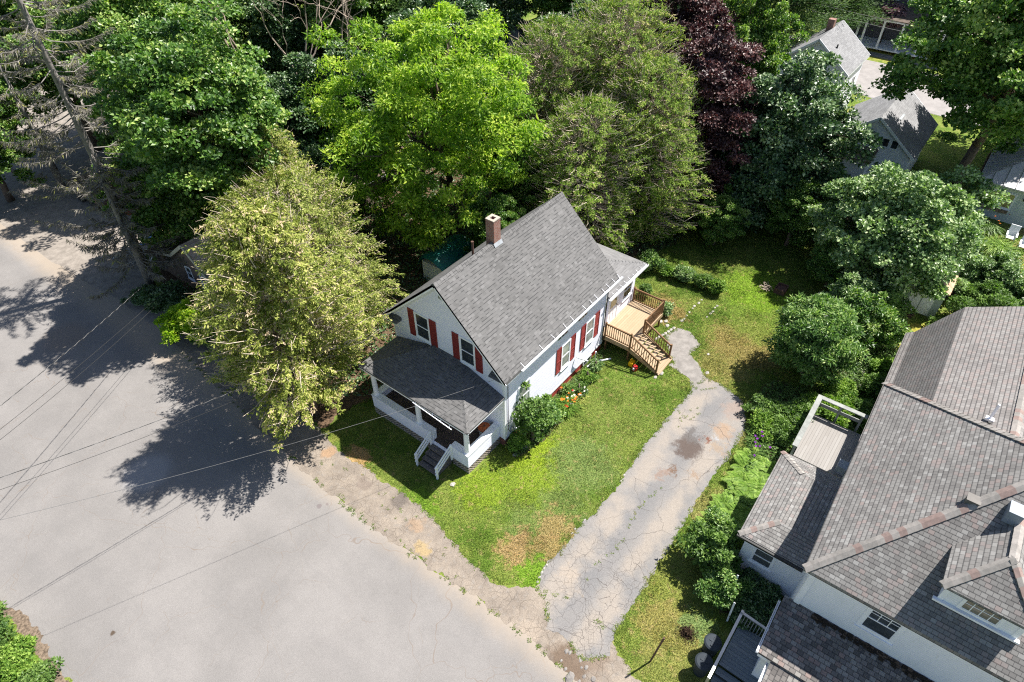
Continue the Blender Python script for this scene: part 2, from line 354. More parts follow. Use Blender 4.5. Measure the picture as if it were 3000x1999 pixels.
def mat_drive():
    b = NB('driveway_tarmac'); p = b.geo(); x, y, _ = b.sep(p); n1 = b.noise(p, .9, 5, .65); n2 = b.noise(p, 55, 3, .8); n3 = b.noise(p, 5, 5, .7)
    c = b.mix(b.ramp(n1, .35, .65), (0.168, 0.164, 0.162), (0.21, 0.197, 0.186))
    # pale dusty wheel lanes
    ln = lambda c0, wd: b.ramp(b.ma('ABSOLUTE', b.ma('ADD', b.ma('SUBTRACT', y, c0), b.ma('MULTIPLY', b.ma('SUBTRACT', n1, .5), 1.4))), wd, wd*.2)
    c = b.mix(b.ma('MULTIPLY', b.ma('MULTIPLY', b.ma('MAXIMUM', ln(-6.2, .75), ln(-8.25, .7)), b.ramp(b.noise(p, .5, 3), .3, .55)), .85), c, (.265, .232, .198))
    c = b.mix(b.ma('MULTIPLY', ln(-7.2, .5), .4), c, (0.14, 0.139, 0.143))
    wob = b.noise(p, 1.5, 8, .8, col=True); wv = b.vm('ADD', p, b.vm('MULTIPLY', b.vm('SUBTRACT', wob, (.5,)*3), (2.6, 2.6, 0)))
    c = spots(b, c, wv, [(5.4, -7.25, .75, (.085, .065, .056), .95), (6.2, -7.0, .5, (.1, .09, .085), .85), (3.7, -7.15, .28, (.12, .075, .05), .9), (3.3, -6.9, .35, (.2, .14, .11), .7), (7.5, -8.1, .5, (.27, .17, .1), .55),
        (6.4, -8.4, .4, (.26, .18, .11), .45), (9.3, -8.2, .8, (.24, .18, .15), .6), (4.2, -8.2, .3, (.22, .15, .1), .6),  (6.4, -7.7, .2, (.13, .05, .03), .9), (6.8, -7.9, .12, (.35, .38, .43), .6),
        (-3.7, -6.3, .4, (.3, .25, .2), .5), (-4.2, -6.7, .3, (.3, .25, .2), .4)])
    c = b.mix(1, c, b.mix(b.ramp(n2, .3, .7), (.68,)*3, (1.3,)*3), 'MULTIPLY')
    front = b.ramp(b.ma('ADD', x, b.ma('MULTIPLY', n1, 2)), 1.5, -1.5)
    k = b.ma('MAXIMUM', b.ma('MULTIPLY', crack(b, p, 2.0, .007, .6), front), crack(b, b.vm('ADD', p, (3, 8, 0)), .45, .008, .6))
    k = b.ma('MAXIMUM', k, b.ma('MULTIPLY', crack(b, p, 3.6, .006, .6, b.ramp(b.noise(p, .8, 3), .5, .58)), front))
    c = b.mix(b.ma('MULTIPLY', k, .75), c, (.075, .065, .06))
    b.bump(b.ma('SUBTRACT', b.ma('ADD', n2, b.ma('MULTIPLY', n3, .5)), k), .5, .012)
    return b.fin(c, .9, .2)
M_lawn = mat_lawn(); M_blade = mat_blades(); M_road = mat_asphalt(); M_side = mat_side(); M_drive = mat_drive()
M_soil = plain('bare_soil', (.1, .07, .045), .95, .1, .4, 4, bump=.6)
M_mulch = plain('leaf_litter', (.1, .066, .042), .95, .1, .55, 7, bump=.8)
M_gravel = plain('gravel_lot', (0.23, 0.204, 0.178), .95, .1, .22, 2.2, bump=.4)
M_pave = plain('old_path', (0.212, 0.197, 0.183), .9, .15, .2, 2.5, bump=.3)
M_stone = plain('pale_stone', (.34, .32, .29), .85, .2, .25, 5, bump=.6)
M_slate = plain('flagstone', (.3, .27, .26), .85, .2, .3, 3, bump=.5)
M_white = plain('white_paint', (.85, .86, .9), .45, .35, .05, 2)
M_siding = mat_siding('white_clapboard', (.84, .845, .97))
M_siding2 = mat_siding('pale_clapboard', (.84, .85, .9), .1, .25)
M_sidingG = mat_siding('greenish_clapboard', (.6, .66, .64), .1, .2)
g = lambda v, r=0: (v+r, v, v+.004)
M_shing = mat_shingle('grey_architectural_shingles', [(0, (.113, .111, .109)), (.15, (.126, .124, .122)), (.5, (.134, .131, .129)), (.8, (.143, .14, .138)), (.93, (.156, .153, .151))], .145, .19, True, .55)
M_shing2 = mat_shingle('plain_grey_shingles', [(0, (.16, .158, .158)), (.3, (.172, .17, .17)), (.6, (.18, .178, .178)), (.85, (.19, .188, .188))], .13, .3, True, .25)
M_shingN = mat_shingle('mottled_pinkish_grey_shingles', [(0, (.165, .158, .152)), (.2, (.195, .188, .18)), (.5, (.218, .211, .202)), (.75, (.222, .197, .188)), (.85, (.238, .202, .19)), (.9, (.262, .256, .246))], .15, .17, False, .52, .06, .0)
M_cap = mat_shingle('pinkish_ridge_caps', [(0, (.34, .31, .28)), (.35, (.41, .375, .34)), (.6, (.36, .32, .29)), (.78, (.42, .2, .14)), (.9, (.36, .33, .3))], .18, 50, False, .65)
M_shingR = mat_shingle('smooth_grey_shingles', [(0, g(.2)), (.4, g(.22)), (.7, g(.24))], .14, .3, True, .12)
M_red = plain('red_shutter_paint', (.24, .033, .032), .5, .35, .1, 4)
M_fred = plain('red_painted_foundation', (.33, .05, .04), .7, .25, .25, 4)
M_brick = mat_brick('red_brick', (.26, .09, .06), (.34, .17, .13), (.32, .28, .25))
M_brickd = mat_brick('dark_red_brick', (.15, .045, .035), (.2, .07, .055), (.12, .09, .08))
M_cap2 = plain('mortar', (.36, .31, .26), .9, .15, .15, 6)
def glass(name, col=(.02, .025, .03)):
    b = NB(name); n = b.noise(b.geo(), 1.2, 3); c = b.mix(b.ramp(n, .3, .7), col, tuple(x*2.2+.01 for x in col)); return b.fin(c, .06, .8)
M_glass = glass('window_glass'); M_glassl = glass('pale_curtained_glass', (.2, .21, .2)); M_glassy = glass('yellowish_glass', (.22, .19, .08))  # pane colours: near black, pale curtain grey, yellowish
M_screen = plain('insect_screen', (.075, .085, .09), .7, .2, .15, 8)
M_deck = mat_planks('new_deck_boards', (0.31, 0.223, 0.136), (0.384, 0.291, 0.192), (0.174, 0.118, 0.0682), .14, 1)
M_pine = plain('pressure_treated_pine', (.165, .09, .042), .65, .25, .25, 6)
M_pinel = plain('pale_deck_joist', (0.322, 0.231, 0.133), .7, .25, .2, 5)
M_wdeck = mat_planks('weathered_white_boards', (.2, .185, .17), (.27, .258, .245), (.08, .074, .068), .14, 1, gp=.07)
M_wrail = plain('weathered_pale_rail', (.24, .25, .235), .8, .2, .2, 4)
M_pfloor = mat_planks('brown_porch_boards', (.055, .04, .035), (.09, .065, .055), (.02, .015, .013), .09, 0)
M_step = mat_planks('worn_grey_treads', (.12, .105, .1), (.19, .165, .155), (.03, .03, .03), .14, 0, gp=.04)
M_gdeck = mat_planks('blue_grey_deck_boards', (.13, .155, .175), (.2, .225, .24), (.03, .035, .04), .15, 0)
M_lat = plain('brown_lattice', (.42, .35, .31), .85, .2, .2, 6)
M_dark = plain('near_black_fill', (.012, .012, .012), .9, .1, .1)
M_metal = plain('dull_metal', (.42, .43, .44), .45, .5, .1, 5, .6)
M_rust = plain('rusty_iron', (.11, .06, .045), .8, .3, .35, 9)
M_wire = plain('black_cable', (.03, .03, .03), .6, .3, .1); M_wirel = plain('grey_twisted_cable', (.13, .13, .13), .5, .4, .3, 14)
M_bark = plain('grey_brown_bark', (.13, .1, .08), .9, .15, .35, 6, bump=.8)
M_barkd = plain('dark_bark', (.055, .04, .03), .9, .15, .35, 6, bump=.8)
M_barkl = plain('pale_dead_wood', (.36, .29, .23), .85, .2, .25, 6, bump=.4)
M_barkc = plain('cedar_twig', (.5, .42, .34), .85, .2, .3, 6)
M_barks = plain('lichen_grey_bark', (.2, .185, .17), .9, .15, .3, 7, bump=.6)
M_green = plain('dark_green_tarpaulin', (.01, .14, .12), .45, .4, .3, 2, bump=.3)
M_blue = plain('blue_tarpaulin', (.02, .13, .5), .5, .4, .2, 3)
M_orange = plain('terracotta_lid', (.42, .1, .03), .5, .35, .15, 5)
M_yellow = plain('yellow_plastic', (.75, .42, .01), .35, .5, .05); M_redp = plain('red_plastic', (.5, .02, .02), .35, .5, .05)
M_bin = plain('charcoal_plastic', (.03, .038, .047), .7, .2, .1)
M_shed = plain('grey_green_metal', (.17, .23, .2), .55, .4, .12, 2); M_shedd = plain('pale_shed_side', (.4, .46, .43), .55, .4, .1, 2)
M_tan = plain('tan_roofing', (.5, .33, .22), .9, .15, .3, 3)
M_garage = plain('brown_stucco', (.17, .13, .11), .9, .15, .15, 5); M_gtrim = plain('cream_trim', (.52, .49, .4), .6, .3, .1)
M_groof = mat_shingle('pink_tan_shingles', [(0, (.42, .32, .27)), (.4, (.48, .37, .31)), (.75, (.52, .42, .36))], .14, .25, True, .2)
M_gdroof = mat_shingle('brown_shingles', [(0, (.11, .085, .07)), (.5, (.15, .12, .1))], .14, .25, True, .3)
M_slatey = plain('slate_grey_cladding', (.1, .1, .115), .7, .25, .12, 3)
M_tin = plain('ribbed_metal_roof', (.5, .5, .52), .5, .4, .1, 2)
M_wood = plain('weathered_timber', (.27, .2, .14), .9, .15, .3, 5)
M_purp = plain('purple_petals', (.25, .03, .4), .6); M_orp = plain('orange_petals', (.7, .22, .02), .6); M_redf = plain('scarlet_petals', (.6, .02, .01), .6); M_whp = plain('white_petals', (.7, .68, .6), .6)

# leaf materials: (tint 0 dark .. 1 fresh tip)
L_maple = leafmat('maple_leaves', [(0, (.026, .075, .01)), (.4, (.075, .165, .024)), (.75, (.165, .285, .05)), (1, (.38, .46, .13))], .44, .5, .3)
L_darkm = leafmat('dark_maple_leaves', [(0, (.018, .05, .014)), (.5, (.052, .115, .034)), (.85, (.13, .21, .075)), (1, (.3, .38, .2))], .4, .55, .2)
L_bright = leafmat('bright_box_elder_leaves', [(0, (.05, .12, .008)), (.35, (.16, .29, .02)), (.75, (.34, .47, .04)), (1, (.52, .6, .08))], .5, .35, .42)
L_cedar = leafmat('cedar_sprays', [(0, (.09, .125, .018)), (.33, (.23, .28, .05)), (.62, (.42, .45, .11)), (.84, (.56, .53, .2)), (1, (.6, .46, .32))], .65, .25, .36, (1.1, 1.25, .5))
L_cedar2 = leafmat('olive_cedar_sprays', [(0, (.06, .115, .012)), (.35, (.16, .26, .03)), (.7, (.29, .4, .06)), (.94, (.4, .45, .12)), (1, (.5, .42, .22))], .65, .25, .36, (1.1, 1.25, .5))
L_purple = leafmat('copper_leaves', [(0, (0.0385, 0.0132, 0.0154)), (.6, (0.077, 0.0286, 0.0286)), (1, (0.176, 0.077, 0.066))], .45, .45, .12, (1.4, .6, .6))
L_plum = leafmat('plum_leaves', [(0, (0.16, 0.08, 0.09)), (1, (0.34, 0.22, 0.24))], .4, .5, .2, (1.2, .9, .9))
L_silver = leafmat('silvery_green_leaves', [(0, (.04, .095, .022)), (.45, (.13, .22, .065)), (.85, (.28, .39, .15)), (1, (.46, .54, .28))], .42, .5, .25)
L_ash = leafmat('narrow_ash_leaves', [(0, (.035, .095, .014)), (.5, (.105, .205, .04)), (.9, (.23, .35, .09)), (1, (.38, .48, .15))], .44, .5, .28)
L_lime = leafmat('lime_leaves', [(0, (0.13, 0.26, 0.008)), (.6, (0.26, 0.42, 0.012)), (1, (0.5, 0.6, 0.05))], .5, .35, .35)
L_shrub = leafmat('shrub_leaves', [(0, (.05, .105, .02)), (.5, (.105, .185, .04)), (1, (.22, .33, .08))], .5, .35, .3)
L_fern = leafmat('fern_fronds', [(0, (.05, .12, .014)), (.5, (.14, .25, .03)), (1, (.32, .44, .09))], .55, .3, .3)
L_grey = leafmat('grey_lichen_twigs', [(0, (.13, .12, .1)), (.6, (.24, .22, .19)), (.9, (.33, .31, .26)), (1, (.3, .3, .1))], .85, .1, .1, (1, 1, 1))
L_pine = leafmat('pine_needles', [(0, (.03, .07, .02)), (.5, (.055, .115, .03)), (1, (.14, .22, .06))], .6, .3, .2)
L_red = leafmat('scarlet_tree_leaves', [(0, (.5, .01, .01)), (1, (.8, .03, .02))], .5, .3, .2, (1, .5, .5))

# ================================================================ THE SETTING
def ragged(pts, step=.18, amp=.07, seed=1, closed=True):
    rnd = random.Random(seed); out = []
    for i in range(len(pts)):
        a, b_ = Vector((*pts[i], 0)), Vector((*pts[(i+1) % len(pts)], 0)); L = (b_-a).length; n = max(1, int(min(L, 60)/step))
        if L > 60: out.append(tuple(a.xy)); continue
        nn = Vector((-(b_-a).y, (b_-a).x, 0)).normalized()
        for k in range(n):
            t_ = i*7.3+(k/n)*L; q = a.lerp(b_, k/n)+nn*amp*(rnd.gauss(0, .28)+.9*math.sin(t_*1.1+seed)+.7*math.sin(t_*2.9+2*seed)+.5*math.sin(t_*6.1+seed)+.35*math.sin(t_*13.7)); out.append((q.x, q.y))
    return out
def sheet(name, pts, z, m, kind='structure', rag=None, seed=1):
    from mathutils.geometry import tessellate_polygon
    if rag: pts = ragged(pts, .09, rag, seed)
    me = bpy.data.meshes.new(name); V = [(x, y, z) for x, y in pts]; tri = tessellate_polygon([[Vector(v) for v in V]])
    me.from_pydata(V, [], [t for t in tri]); me.materials.append(m)
    if sum(p.normal.z for p in me.polygons) < 0: me.flip_normals()
    o = bpy.data.objects.new(name, me); COL.objects.link(o); return tag(o, kind=kind)
sheet('ground', [(-400, -400), (500, -400), (500, 500), (-400, 500)], 0, M_lawn)
sheet('road', [(-18.75, -80), (-6.95, -80), (-6.9, -9), (-6.6, -6), (-7, -2), (-7.1, 2.3), (-6.9, 7.5), (-6.3, 14), (-5.6, 19.5), (-5.8, 27), (-6.4, 34), (-6.8, 150), (-18.75, 150)], .004, M_road, rag=.05, seed=2)
SIDE = [(-7.3, -13), (-5.6, -13), (-5.5, -10.2), (-4.8, -9.1), (-4.5, -7.5), (-4.9, -5.7), (-5.8, -4.2), (-5.75, -2.3), (-5.2, .4), (-5.05, 1.4), (-5.1, 4.4), (-5.25, 6.3), (-5.0, 7.9), (-4.7, 11), (-4.3, 15), (-4.5, 20), (-5.9, 20), (-6.4, 14), (-7.0, 7.5), (-7.2, 2.3), (-7.0, -2), (-6.8, -5.6), (-6.9, -8)]
sheet('sidewalk', SIDE, .008, M_side, rag=.09, seed=3)
DRIVE = [(-5.25, -6.2), (-5.0, -5.55), (-4.3, -5.35), (-1.4, -5.4), (1, -5.62), (4, -5.5), (7.3, -5.55), (9.0, -5.6), (9.6, -5.2), (10.5, -5.7), (10.3, -7.3), (9.9, -8.2), (8.8, -8.9), (6.4, -9.0), (3.8, -8.95), (1, -9.05), (-1.9, -9.0), (-4.6, -9.05), (-5.5, -9.4), (-6.3, -8.6), (-5.9, -7.6), (-6.1, -6.9)]
sheet('driveway', DRIVE, .012, M_drive, rag=.06, seed=4)
PATH = [(9.3, -5.6), (10.4, -5.9), (11.3, -4.9), (11.6, -4.2), (12.7, -4.4), (13.4, -3.4), (13.2, -2.7), (12.2, -2.4), (11.5, -2.9), (10.7, -3.5), (10.4, -3.9), (10.1, -3.75), (9.8, -5)]
sheet('path', PATH, .016, M_pave, rag=.05, seed=5)
sheet('gravel_lot', [(-7.6, 19), (-4.3, 20.5), (-4, 26), (-2, 30), (2, 33), (8, 36), (14, 40), (20, 52), (26, 70), (10, 90), (-7.6, 90)], .002, M_gravel, rag=.12, seed=6)
sheet('soil_bed', [(-.1, -.02), (-.3, -.9), (1.5, -1.3), (3.2, -1.25), (5.2, -1.15), (6.6, -.9), (8.3, -.5), (8.8, -.02)], .006, M_soil, rag=.06, seed=7)
sheet('leaf_litter', [(-4.9, 7.9), (-3.5, 8.1), (-.5, 7.4), (1, 7.2), (13.5, 7.2), (14, 2.6), (17, 2.4), (24, 1.2), (27, .2), (27, -12), (19.5, -11.8), (27, -15.2), (34, -8), (48, 2), (48, 26), (28, 36), (10, 40), (-1.5, 30), (-4.6, 21), (-4.4, 13)], .005, M_mulch, rag=.12, seed=8)
sheet('side_yard_bed', [(-1.3, -11.7), (.6, -10.2), (2, -9.75), (6.5, -10.0), (8.2, -9.2), (10.4, -8.3), (12.4, -8.8), (13, -11), (19, -11.9), (19.5, -13.9), (-.9, -13.9)], .007, M_soil, rag=.1, seed=9)
sheet('back_street', [(54, -80), (66, -80), (66, 40), (58, 40), (57.5, 8), (55.5, -2), (55, -9)], .004, plain('pale_concrete_street', (0.256, 0.24, 0.232), .9, .2, .12, 1.2))
sheet('back_sidewalk', [(67.5, -60), (69, -60), (69, 40), (67.5, 40)], .008, M_pave)
sheet('verge', [(-40, -60), (-19.3, -60), (-18.75, 3), (-18.6, 9), (-18.9, 11.2), (-19.6, 13), (-20, 60), (-40, 60)], .006, M_lawn, rag=.12, seed=11)
sheet('verge_litter', [(-19.2, 4.5), (-18.6, 5.2), (-18.5, 8.2), (-18.4, 9.8), (-18.7, 11.2), (-18.95, 11), (-18.8, 8.5), (-18.9, 6)], .01, plain('dry_leaf_edge', (.15, .115, .085), .95, .1, .5, 9, bump=.6), rag=.09, seed=12)

def caps(par, lst, w_=.3, step=.23, dzz=.0, turn=True, mats=None):
    m = MB()
    for a, b_ in lst:
        a, b_ = Vector(a), Vector(b_); n = max(1, int((b_-a).length/step))
        d = (b_-a).normalized(); sd = d.cross(Vector((0, 0, 1))).normalized()
        for k in range(n):
            p, q = a.lerp(b_, k/n), a.lerp(b_, (k+1.04)/n)
            m.cur = 1 if random.random() < .2 else (2 if random.random() < .4 else 0)
            for s_ in (1, -1):
                e0 = p+sd*s_*w_/2-Vector((0, 0, w_*.22)); e1 = q+sd*s_*w_/2-Vector((0, 0, w_*.22)); u = Vector((0, 0, .055+dzz)); u2 = Vector((0, 0, .03+dzz))
                ring = [e0+u2, e1+u, q+u+Vector((0, 0, .0)), p+u2]
                if s_ < 0: ring = ring[::-1]
                m.slab(ring, .035)
    return (nb(m) if turn else m).build('ridge_cap' if turn else 'hip_cap', mats or CAPM, par)
# ================================================================ MAIN HOUSE (front faces -x, right side faces -y)
H = thing('white_house', 'white clapboard house with grey gabled roof, red shutters and hipped front porch', 'house', (4.45, 3.5, 0))
L, W = 8.91, 7.0; pitch = (8.707-5.004)/(3.5+.368)
MB().box(.03, .03, 0, L-.03, W-.03, .5).build('foundation', M_fred, H)
MB().box(-.02, -.0, 0, .12, .55, .498).box(-.022, .5, 0, .1, W, .497).box(-.0, -.02, 0, .62, .2, .499).build('brick_corner', M_brickd, H)
wt = 5.004+.368*pitch-.22
gable = [(0, 0, .5), (0, W, .5), (0, W, wt), (0, 3.5, wt+3.5*pitch), (0, 0, wt)]
MB().prism(gable, (L, 0, 0)).build('wall', M_siding, H)
t = MB()
for x, y in ((0, 0), (0, W), (L, 0), (L, W)):
    sx = -.012 if x == 0 else .012; sy = -.012 if y == 0 else .012
    t.box(x+sx, y+sy, .5, x+(.12 if x == 0 else -.12), y+(.12 if y == 0 else -.12), wt-.02)
t.box(-.014, -.014, .44, L+.014, .05, .56); t.box(-.014, W-.05, .44, L+.014, W+.014, .56)
for sgn in (0, 1):      # rake fascia and frieze boards on both gables
    for xx in (-.385, L+.355):
        y0, y1 = (-.36, 3.5) if sgn == 0 else (7.36, 3.5)
        for (a, b_) in (((xx, y0, 5.0-.12), (xx, y1, 8.70-.13)),): t.beam(a, b_, .03, .17, (0, 0, 1))
    y0, y1 = (-.0, 3.5) if sgn == 0 else (7.0, 3.5)
    t.beam((-.02, y0, wt-.1), (-.02, y1, wt+3.5*pitch-.1), .03, .2)
t.build('trim', M_white, H)
# roof slabs with thickness
xa, xb = -.4, 9.31
r_ = MB()
r_.slab([(xa, -.368, 5.004), (xb, -.368, 5.004), (xb, 3.5, 8.707), (xa, 3.5, 8.707)], .15)
r_.slab([(xb, 7.368, 5.004), (xa, 7.368, 5.004), (xa, 3.5, 8.707), (xb, 3.5, 8.707)], .15)
roof = r_.build('roof', M_shing, H)
c_ = MB()
x = xa
while x < xb-.05:
    x1 = min(x+.2, xb); h0 = .018
    c_.slab([(x, 3.33, 8.707-.17*pitch+.03), (x1, 3.33, 8.707-.17*pitch+.02), (x1, 3.5, 8.728), (x, 3.5, 8.738)], .02)
    c_.slab([(x1, 3.67, 8.707-.17*pitch+.02), (x, 3.67, 8.707-.17*pitch+.03), (x, 3.5, 8.738), (x1, 3.5, 8.728)], .02); x += .2
c_.build('ridge_cap', M_shing, roof)
# cornice returns
for y0, y1 in ((-.36, .62), (W+.36, W-.62)):
    MB().hexa([(-.385, y0, 4.86), (-.0, y0, 4.86), (-.0, y1, 4.86), (-.385, y1, 4.86)] if y0 < y1 else [(-.385, y1, 4.86), (0, y1, 4.86), (0, y0, 4.86), (-.385, y0, 4.86)],
              [(-.385, y0, 4.9), (-.0, y0, 5.12), (-.0, y1, 5.08), (-.385, y1, 4.9)] if y0 < y1 else [(-.385, y1, 4.9), (0, y1, 5.08), (0, y0, 5.12), (-.385, y0, 4.9)]).build('cornice_return', M_shing, roof)
MB().box(-.37, -.35, 4.78, 9.28, -.0, 4.845).box(-.37, -.352, 4.79, 9.28, -.33, 4.99).build('soffit', M_white, roof); MB().box(-.37, W, 4.78, 9.28, W+.35, 4.845).build('soffit', M_white, roof)
gt = MB(); gx0, gx1 = .75, 9.55
for a in ((-.375, 4.87, -.465, 4.882), (-.375, 4.87, -.385, 4.96), (-.455, 4.87, -.465, 4.965)): gt.box(gx0, a[0], a[1], gx1, a[2], a[3])
gt.box(gx0, -.455, 4.882, gx0+.01, -.385, 4.95); gt.box(gx1-.01, -.455, 4.882, gx1, -.385, 4.95)
gt.build('gutter', M_white, H)
for x in (.95, 2.4, 3.35, 4.3, 4.95, 6.05, 6.6, 7.1, 7.75, 8.25, 8.8, 9.25):
    MB().beam((x, -.49, 4.99), (x-.03+.02*math.sin(x*9), -.19-.05*math.sin(x*5), 5.2), .014, .008).build('gutter_strap', M_white, H)
# chimney
ch = MB()
x0, x1, y0, y1 = 3.58, 4.06, 3.36, 3.84
ch.box(x0, y0, 8.2, x1, y0+.12, 9.8).box(x0, y1-.12, 8.2, x1, y1, 9.8).box(x0, y0+.12, 8.2, x0+.12, y1-.12, 9.8).box(x1-.12, y0+.12, 8.2, x1, y1-.12, 9.8)
chim = ch.build('chimney', M_brick, roof)
MB().box(x0-.012, y0-.012, 9.8, x1+.012, y0+.13, 9.85).box(x0-.012, y1-.13, 9.8, x1+.012, y1+.012, 9.85).box(x0-.012, y0+.13, 9.8, x0+.13, y1-.13, 9.849).box(x1-.13, y0+.13, 9.8, x1+.012, y1-.13, 9.849).build('cap', M_cap2, chim)
MB().box(x0+.1, y0+.1, 8.6, x1-.1, y1-.1, 9.3).build('flue', M_dark, chim)
MB().slab([(x0-.05, y0-.11, 8.707-.25*pitch+.04), (x1+.05, y0-.11, 8.707-.25*pitch+.04), (x1+.05, y0-.002, 8.707-.14*pitch+.1), (x0-.05, y0-.002, 8.707-.14*pitch+.1)], .03).build('flashing', M_metal, chim)
MB().tube([(2.65, 3.87, 8.2), (2.65, 3.87, 9.05)], .055, 12).tube([(2.65, 3.87, 9.04), (2.65, 3.87, 9.08)], .065, 12).build('vent_pipe', M_rust, roof)

def window(par, plane, u0, u1, z0, z1, at_, out=-1, mun=None, pane=M_glass, sill=True, fr=.085, name='window', split=.5):
    """plane 'x': wall at x=at_, u is y; plane 'y': wall at y=at_, u is x; out: sign of the outward direction"""
    P = (lambda u, d, z: (at_+out*d, u, z)) if plane == 'x' else (lambda u, d, z: (u, at_+out*d, z))
    def bx(mb, ua, ub, da, db, za, zb): a, b_ = P(ua, da, za), P(ub, db, zb); mb.box(*a, *b_)
    f = MB(); bx(f, u0, u0+fr, -.02, .035, z0, z1); bx(f, u1-fr, u1, -.02, .035, z0, z1); bx(f, u0+fr, u1-fr, -.02, .034, z1-fr, z1); bx(f, u0+fr, u1-fr, -.02, .034, z0, z0+fr)
    if sill: bx(f, u0-.04, u1+.04, -.02, .08, z0-.05, z0)
    fo = f.build(name, M_white, par)
    s_ = MB(); zm = z0+fr+(z1-z0-2*fr)*split; a, b_ = u0+fr, u1-fr
    if split: bx(s_, a, b_, .0, .03, zm-.022, zm+.022)
    q = .03
    bx(s_, a, a+q, 0, .024, z0+fr, z1-fr); bx(s_, b_-q, b_, 0, .024, z0+fr, z1-fr); bx(s_, a+q, b_-q, 0, .023, z0+fr, z0+fr+q); bx(s_, a+q, b_-q, 0, .023, z1-fr-q, z1-fr)
    if mun:
        for k in range(1, mun[0]): uu = a+(b_-a)*k/mun[0]; bx(s_, uu-.011, uu+.011, .002, .02, zm+.022 if split else z0+fr+q, z1-fr-q)
        for k in range(1, mun[1]): zz = (zm if split else z0+fr)+(z1-fr-(zm if split else z0+fr))*k/mun[1]; bx(s_, a+q, b_-q, .002, .019, zz-.011, zz+.011)
    s_.build('sash', M_white, fo)
    g_ = MB(); bx(g_, a, b_, -.01, .008, z0+fr, z1-fr); g_.build('pane', pane, fo)
    return fo
def shutter(par, plane, u0, u1, z0, z1, at_, out=-1):
    s_ = MB(); d = .03
    def bx(ua, ub, da, db, za, zb):
        if plane == 'x': s_.box(at_+out*da, ua, za, at_+out*db, ub, zb)
        else: s_.box(ua, at_+out*da, za, ub, at_+out*db, zb)
    zm = z0+(z1-z0)*.46; e = .05
    bx(u0, u0+e, 0, .035, z0, z1); bx(u1-e, u1, 0, .035, z0, z1)
    for za, zb in ((z0, z0+.07), (zm-.035, zm+.035), (z1-.07, z1)): bx(u0+e, u1-e, 0, .034, za, zb)
    n = 26
    for k in range(n):
        za = z0+.07+(z1-z0-.14)*k/n
        if abs(za-zm) > .05: bx(u0+e, u1-e, 0, .02, za, za+(z1-z0)/n*.55)
    bx(u0+e, u1-e, 0, .012, z0+.07, z1-.07)
    return s_.build('shutter', M_red, par)
for a, b_, c, d in ((5.42, 4.45, 5.83, 4.02), (2.6, 1.65, 3.02, 1.24)):
    window(H, 'x', b_, a, 4.40, 5.99, 0); shutter(H, 'x', a+.005, c, 4.34, 6.0, 0); shutter(H, 'x', d, b_-.005, 4.34, 6.0, 0)
for a, b_, c, d, m in ((4.64, 5.47, 4.2, 5.92, M_glassl), (6.9, 7.76, 6.45, 8.25, M_glassl)):
    window(H, 'y', a, b_, 1.6, 3.3, 0, pane=m); shutter(H, 'y', c, a-.005, 1.62, 3.34, 0); shutter(H, 'y', b_+.005, d, 1.62, 3.34, 0)
window(H, 'y', 1.02, 1.98, 1.6, 3.3, 0, pane=M_glassl)
window(H, 'y', 1.02+.0, 1.98, 1.6, 3.3, W, out=1); window(H, 'y', 5.0, 5.9, 1.6, 3.3, W, out=1)
for a, b_ in ((6.0, 6.9), (4.2, 5.1)):
    v_ = MB().box(a, -.03, 3.98, b_, .02, 4.22).build('attic_window', M_white, H)
    MB().box(a+.04, -.036, 4.01, b_-.04, .0, 4.19).build('pane', M_glass, v_)
    MB().box(a+.3, -.04, 4.01, a+.33, .0, 4.19).build('mullion', M_white, v_); MB().box(a+.58, -.04, 4.01, a+.61, .0, 4.19).build('mullion', M_white, v_)
vb = MB().box(-.035, 3.42, 7.58, .02, 3.68, 7.86).build('gable_vent', M_white, H)
lv = MB()
for k in range(7): lv.box(-.045, 3.45, 7.61+k*.033, -.03, 3.65, 7.628+k*.033)
lv.build('louvre', M_metal, vb)
MB().box(-.002-.0, .02, .9, .0, .03, .91).tube([(.22, -.03, 4.9), (.23, -.03, 1.1), (.36, -.04, .8), (.46, -.05, .88)], .016, 6).build('conduit', M_wire, H)
MB().lathe((.48, -.09, .86), [(.085, 0), (.085, .14), (.06, .2)], 14).box(.4, -.06, .84, .56, .0, 1.05).build('electric_meter', M_metal, H)
ds = MB().tube([(8.83, -.44, 4.88), (8.83, -.06, 4.6), (8.83, -.06, .75)], .032, 8)
ds.build('downspout', M_wire, H)
MB().tube([(6.1, -.06, 1.5), (6.2, -.2, 1.42), (7.0, -.25, .62)], .05, 8).tube([(7.05, -.25, .12), (7.75, -.3, .14), (7.8, -.3, .75)], .04, 8).tube([(7.72, -.35, .08), (8.5, -.9, .03)], .045, 8).build('drain_pipe', M_white, H)
bw = MB().box(6.95, -.05, .12, 7.75, .04, .46).build('cellar_window', M_white, H)
MB().box(7.0, -.056, .16, 7.7, .0, .42).build('pane', M_glass, bw)
